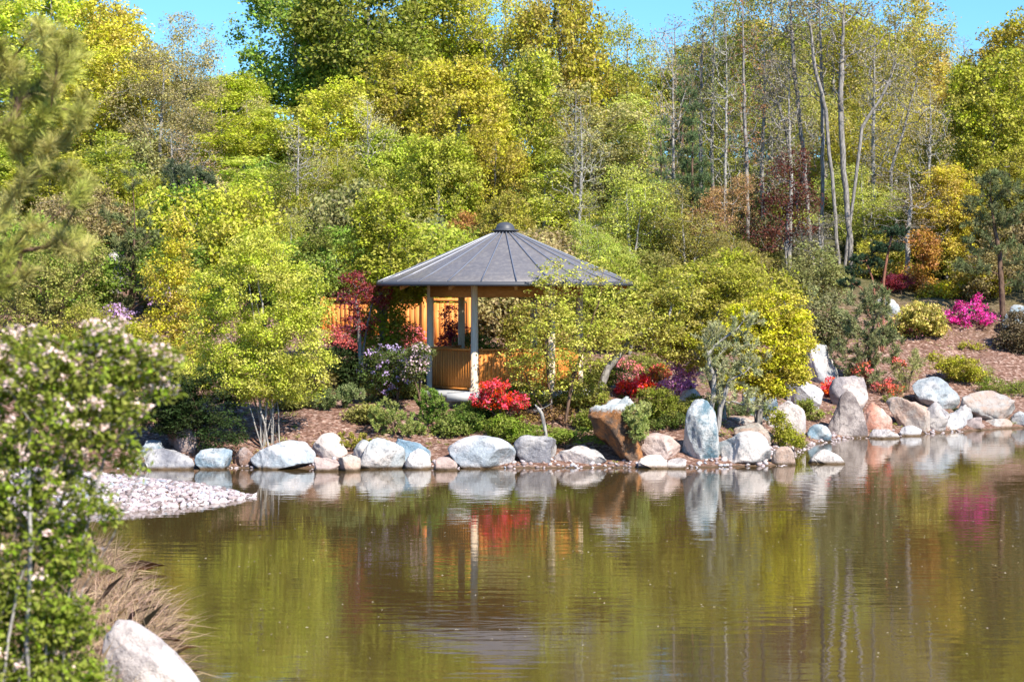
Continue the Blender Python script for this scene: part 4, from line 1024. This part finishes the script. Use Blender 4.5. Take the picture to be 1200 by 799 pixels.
    def put(i, px, top, w, D, kind, col, label, trunk_name='tree'):
        r = np.random.default_rng(900 + i)
        x = (px - CX) / F * D; g = gz(x, D)
        H = EYE + (HY - top) / F * D - g
        W = w / F * D
        nominal = {'round': 6.2, 'airy': 5.6, 'slim': 3.4, 'bare': 3.8, 'conifer': 4.2}[kind]
        wood, crown = protos[kind][i % len(protos[kind])]
        root = empty({'round': 'maple_tree', 'airy': 'birch_tree', 'slim': 'poplar_tree', 'bare': 'bare_tree', 'conifer': 'conifer_tree'}[kind], (x, D, g))
        root.scale = (W / nominal, W / nominal, H / 9.9); root.rotation_euler = (0, 0, r.uniform(0, 6.28))
        tag(root, label, 'tree', 'trees of the wood behind the garden')
        link('trunk', wood, root)
        c = v(col) * (1.65 if col not in (A, B_, Cc, Dg, Br, Pa, Go, Gy) else 1) * r.uniform(.68, 1.12) * (1 + r.normal(0, .06, 3))
        if crown: link('crown', crown, root, tuple(c))
    for i, (px, top, w, D, kind, col, label) in enumerate(T): put(i, px, top, w, D, kind, col, label)
    for s_ in range(3):
        r = np.random.default_rng(600 + s_)
        bl = [(v([r.normal(0, .9), r.normal(0, .9), r.uniform(.6, 2.4)]), v([1, 1, .9]) * r.uniform(.7, 1.1)) for _ in range(9)]
        proto('bush', 90 + s_, [[v([0, 0, -.3]), v([.1, .2, .8]), v([.6 * math.cos(q), .6 * math.sin(q), 2])] for q in (0, 1.5, 3, 4.5)], bl, 420, .06, .006, dict(n=36, cr=.34, size=.12, flat=.7, up=.6, aspect=.6))
    r = np.random.default_rng(61)
    k = 0
    for D in (69, 73, 78, 84, 91, 99):
        for px in np.arange(-30, 1240, 74):
            if (D < 75 and (px > 1000 or 100 < px < 175)) or (D < 83 and 890 < px < 1110): continue
            px_ = px + r.uniform(-32, 32); d_ = D + r.uniform(-2, 2); x = (px_ - CX) / F * d_
            wood, crown = protos['bush'][k % 3]
            root = empty('thicket_bush', (x, d_, gz(x, d_))); q = r.uniform(.75, 1.35)
            q *= .8 if px > 780 else 1
            root.scale = (q, q, q * r.uniform(.85, 1.2)); root.rotation_euler = (0, 0, r.uniform(0, 6.28))
            tag(root, 'leafy bush of the undergrowth between the tree trunks of the wood', 'bush', 'undergrowth bushes of the wood')
            link('stems', wood, root)
            c = [v(A), v(B_), v(Br) * .8, v(Br), v(Pa) * .7, v(Dg)][r.integers(0, 6)] * r.uniform(.65, 1.0) * (.8 if px > 780 else 1)
            link('leaves', crown, root, tuple(c)); k += 1
    # tall grey trunks with bare crowns, each grown to its own line
    G = [
     (1001, [[(1000, 296), (992, 235), (988, 190), (985, 120), (988, 40), (990, -20)], [(988, 190), (1010, 150), (1035, 110), (1050, 75)], [(985, 170), (968, 130), (955, 80), (948, 20)]], [(990, 20, 50, 60), (1045, 60, 36, 44), (950, 30, 32, 50), (1000, 100, 30, 40)], .115, 'tall forked grey trunk with a wide bare crown', 80),
     (962, [[(963, 292), (964, 220), (964, 140), (962, 60), (960, -20)]], [(962, 20, 30, 50), (950, 90, 26, 30)], .08, 'straight grey trunk just left of the forked one', 81),
     (952, [[(953, 290), (945, 220), (938, 150), (930, 70), (925, -10)], [(945, 200), (920, 150), (905, 100)]], [(925, 20, 28, 40), (905, 90, 22, 26)], .085, 'leaning grey trunk left of the straight one', 82),
     (837, [[(838, 270), (834, 180), (836, 80), (838, -10)]], [(838, 40, 20, 60), (835, 130, 24, 40)], .07, 'thin straight trunk among the rusty twigs', 80),
     (822, [[(822, 270), (821, 180), (822, 80), (824, 20)]], [(822, 80, 18, 60)], .08, 'thinnest straight trunk beside the dark conifer', 81),
     (876, [[(878, 285), (875, 200), (872, 100), (870, 0)]], [(872, 60, 22, 70), (874, 150, 26, 40)], .08, 'reddish grey trunk left of the maroon tree', 79),
     (1043, [[(1042, 270), (1044, 200), (1060, 150), (1075, 90)]], [(1065, 110, 30, 50), (1040, 180, 26, 30)], .07, 'slender grey trunk right of the forked one', 82),
     (685, [[(676, 300), (674, 200), (675, 110)]], [(675, 160, 20, 60)], .07, 'pinkish grey trunk rising behind the right roof slope', 77),
    ]
    for i, (px, lines, bl, R, lb, D) in enumerate(G):
        plant('grey_trunk_tree', lb, 'tree', D, px, bl, 420 if i < 3 else 190, .3, 5 if i != 5 else 8, .10, (.36, .30, .10) if i != 5 else (.35, .18, .07), R=R, rt=.008, stem_pts=lines, tall=True, bark=BARK, leafy=.6,
              group='tall grey trunks on the right', gnarl=.12, rise=.15)

# ------------------------------------------------------------------ foreground
def build_foreground():
    rng = np.random.default_rng(77)
    D = 14.5
    # blossoming honeysuckle bush
    bl = [(40, 430, 60, 45, 0), (110, 430, 55, 32, .1), (165, 425, 46, 30, .1), (185, 455, 26, 16, .1), (120, 395, 40, 16, .1), (130, 600, 18, 16), (60, 800, 70, 40), (10, 790, 60, 40), (60, 500, 70, 45, 0), (130, 490, 44, 34, 0), (20, 560, 50, 50, 0), (80, 580, 48, 40, 0), (30, 650, 56, 50, 0), (85, 650, 36, 40, 0), (40, 720, 60, 40, 0), (75, 735, 42, 30, 0), (-40, 450, 60, 60, 0), (-50, 580, 60, 80, 0), (-40, 700, 60, 60, 0), (140, 540, 26, 16, .2)]
    bl = [tuple(q) + (0,) * (5 - len(q)) for q in bl]
    plant('honeysuckle_bush', 'blossoming honeysuckle bush covered in pinkish white flowers in the left foreground', 'bush', D, 10, bl, 1900, .08, 17, .052, (.25, .32, .035), stems=14, R=.018, rt=.002, flat=.8, up=.7, aspect=.55,
          top_flowers=True, flowers=(PINKW, .34, .032, 20, .042), bark=PALEBARK, rise=-.1, depth=.85, seed=9, spread=.6, shell=.2)
    # pine reaching in from the left
    D = 17.5; s = D / F
    bx = (-95 - CX) / F * D; bz = gz(bx, D)
    o = np.array([bx, D, bz])
    tips = []
    r = np.random.default_rng(12)
    for (px, py, n, sp) in ((75, 55, 12, 17), (40, 35, 4, 16), (10, 70, 6, 18), (88, 130, 9, 15), (60, 90, 8, 18), (40, 170, 8, 20), (50, 120, 6, 18), (15, 150, 6, 18), (70, 200, 6, 16), (30, 215, 6, 18), (100, 220, 5, 14), (0, 260, 6, 20),
                            (60, 265, 6, 18), (20, 300, 6, 18), (95, 285, 3, 14), (-40, 100, 8, 26), (-50, 200, 8, 26), (-60, 300, 8, 26), (-60, 30, 6, 26), (-30, -20, 5, 26), (-90, -60, 6, 26), (-150, 100, 8, 30), (-160, 250, 8, 30), (-20, 330, 6, 22)):
        for _ in range(n):
            p = at(px + r.normal(0, sp * .7), py + r.normal(0, sp * .6), D + r.normal(0, .3)) - o; tips.append(p)
    tips = np.array(tips)
    tr = [[np.array([0, 0, -.3]), np.array([.05, 0, 1.5]), at(-92, 200, D) - o, at(-95, 60, D) - o, at(-98, -110, D) - o]]
    g = grow(31, tr, None, 0, R=.12, rt=.007, gnarl=.1, rise=.2, leaf=dict(n=230, cr=.2, size=.14, needle=True, aspect=.045), tips=tips)
    root = empty('pine_tree', o); tag(root, 'soft needled pine reaching in from the left edge in the foreground', 'pine')
    link('trunk', mesh_from('trunk', *g['wood'], BROWNBARK, smooth=True), root)
    link('crown', foliage_mesh('crown', g['leaf'], NEEDLE), root, (.42, .43, .09))
    # dry reddish grass round the white foreground boulder
    r = np.random.default_rng(5)
    n = 30000
    cl = [(125, 690, 29, .3), (150, 690, 26.5, .35), (110, 670, 32, .3), (70, 700, 24, .7), (150, 720, 22.5, .5), (120, 745, 20, .6), (170, 700, 25, .5), (60, 770, 17.5, .8), (100, 790, 17.5, .7), (20, 780, 16.5, .8), (185, 700, 27, .35), (130, 800, 18.2, .35)]
    w = r.integers(0, len(cl), n)
    base = np.zeros((n, 3)); 
    cc = np.array([[(c[0] - CX) / F * c[2], c[2], c[3]] for c in cl])[w]
    base[:, 0] = cc[:, 0] + r.normal(0, 1, n) * cc[:, 2] * .42; base[:, 1] = cc[:, 1] + r.normal(0, 1, n) * cc[:, 2]
    k = pond_sd(base[:, 0], base[:, 1]) > .05; base = base[k]; n = len(base)
    base[:, 2] = ground(base[:, 0], base[:, 1]) - .02
    d = unit(np.stack([r.normal(0, .7, n) + .2, r.normal(0, .8, n), r.uniform(.1, .9, n)], 1))
    L = r.uniform(.15, .55, n) * np.where(r.uniform(0, 1, n) < .15, 1.8, 1); W = r.uniform(.004, .009, n)
    side = unit(np.cross(d, r.normal(0, 1, (n, 3))))
    tip = base + d * L[:, None]; tip[:, 2] -= L * .12; mid = base + d * (L * .55)[:, None] + UP * (L * .06)[:, None]
    V = np.stack([base - side * W[:, None] / 2, base + side * W[:, None] / 2, mid + side * W[:, None] * .4, tip, mid - side * W[:, None] * .4], 1).reshape(-1, 3)
    Fq = (np.arange(n) * 5)[:, None] + np.arange(5)[None]
    me = mesh_from('dry_grass', V, Fq, LEAF, {'v': r.uniform(0, 1, n), 'h': r.uniform(0, 1, n)})
    tag(link('dry_grass', me, None, (.50, .36, .24)), 'reddish brown dry grass on the near bank around the white boulder', 'grass', kind='stuff')

def build_litter():
    r = np.random.default_rng(21)
    # sprigs, weeds and fallen leaves on the mulch
    n = 9000
    x = r.uniform(-12, 17, n); y = r.uniform(50.5, 74, n)
    d = pond_sd(x, y); q = wob(x, y, .9, 2) + .6 * wob(x, y, 2.3, 5)
    k = (d > .3) & (q + r.normal(0, .45, n) > .55); k &= np.hypot(x + .2, y - 57) > 2.9
    x, y = x[k], y[k]; n = len(x)
    base = np.stack([x, y, ground(x, y) + .01], 1)
    V, Fq, v_, h_ = foliage(r, base, unit(r.normal(0, .4, (n, 3)) + UP), n=14, cr=.12, size=.075, flat=.35, up=.5, aspect=.35)
    V[:, 2] = np.maximum(V[:, 2], ground(V[:, 0], V[:, 1]) + .003)
    tag(link('ground_cover', mesh_from('ground_cover', V, Fq, LEAF, {'v': v_, 'h': h_}), None, (.30, .34, .06)), 'low weeds and sprigs growing through the mulch', 'ground cover', kind='stuff')
    n = 14000
    x = r.uniform(-12, 17, n); y = r.uniform(50.3, 74, n); k = pond_sd(x, y) > .1; k &= np.hypot(x + .2, y - 57) > 2.7; x, y = x[k], y[k]; n = len(x)
    pos = np.stack([x, y, ground(x, y) + .012], 1); nr = unit(UP + r.normal(0, .35, (n, 3))); u = unit(np.cross(nr, r.normal(0, 1, (n, 3))))
    V, Fq = rhombi(r, pos, u, nr, r.uniform(.04, .13, n), r.uniform(.02, .05, n))
    tag(link('leaf_litter', mesh_from('leaf_litter', V, Fq, LEAF, {'v': r.uniform(0, 1, n), 'h': r.uniform(0, 1, n)}), None, (.55, .38, .26)), 'fallen leaves and bark chips lying on the mulch', 'leaf litter', kind='stuff')
    n = 420
    y = r.uniform(24, 49, n); x = r.uniform(-.26, .26, n) * y; k = pond_sd(x, y) < -.2; x, y = x[k], y[k]; n = len(x)
    pos = np.stack([x, y, np.full(n, .006)], 1); nr = unit(UP + r.normal(0, .06, (n, 3))); u = unit(np.cross(nr, r.normal(0, 1, (n, 3))))
    V, Fq = rhombi(r, pos, u, nr, r.uniform(.02, .06, n), r.uniform(.015, .04, n))
    tag(link('floating_petals', mesh_from('floating_petals', V, Fq, PETAL, {'v': r.uniform(0, 1, n), 'h': r.uniform(0, 1, n)}), None, (.7, .62, .45)), 'tiny petals and specks floating on the pond', 'petals', kind='stuff')

# ------------------------------------------------------------------ light, sky, camera
def build_world():
    az, el = math.radians(144), math.radians(43)
    w = bpy.data.worlds.new('World'); scene.world = w; w.use_nodes = True
    nt = w.node_tree; nt.nodes.clear(); n = N(nt)
    sky = n('ShaderNodeTexSky', sky_type='NISHITA'); sky.sun_disc = False
    sky.sun_elevation = el; sky.sun_rotation = az; sky.air_density = 1.0; sky.dust_density = .3; sky.ozone_density = 2.0
    tint = n.mix(1.0, sky.outputs[0], (.42, .74, 1.04), 'MULTIPLY')
    bg = n('ShaderNodeBackground', {'Color': tint, 'Strength': .11}); out = n('ShaderNodeOutputWorld')
    nt.links.new(bg.outputs[0], out.inputs[0])
    L = bpy.data.lights.new('sun', 'SUN'); L.energy = 5.0; L.angle = math.radians(.53); L.color = (1, .91, .77)
    o = bpy.data.objects.new('sun', L); C.objects.link(o)
    d = Vector((math.cos(el) * math.sin(az), math.cos(el) * math.cos(az), math.sin(el)))
    o.rotation_euler = d.to_track_quat('Z', 'Y').to_euler()
    cam = bpy.data.cameras.new('camera'); co = bpy.data.objects.new('camera', cam); C.objects.link(co)
    co.location = (0, 0, EYE); co.rotation_euler = (math.radians(90), 0, 0)
    cam.lens = 70; cam.sensor_width = 36; cam.shift_y = -(399.5 - HY) / 1200; cam.clip_end = 3000; cam.clip_start = .1
    cam.dof.use_dof = True; cam.dof.focus_distance = 54; cam.dof.aperture_fstop = 2.4
    scene.camera = co
    vs = scene.view_settings
    scene.display_settings.display_device = 'sRGB'
    vs.view_transform = 'Standard'; vs.look = 'None'; vs.exposure = .98; vs.gamma = 1; vs.use_curve_mapping = False
    cy = scene.cycles
    cy.max_bounces = 6; cy.diffuse_bounces = 3; cy.glossy_bounces = 3; cy.transmission_bounces = 4; cy.transparent_max_bounces = 4
    cy.caustics_reflective = False; cy.caustics_refractive = False
    cy.use_denoising = True

build_world(); build_ground(); build_water(); build_boulders(); build_gravel(); build_gazebo(); build_fence()
build_midground(); build_forest(); build_foreground(); build_litter()
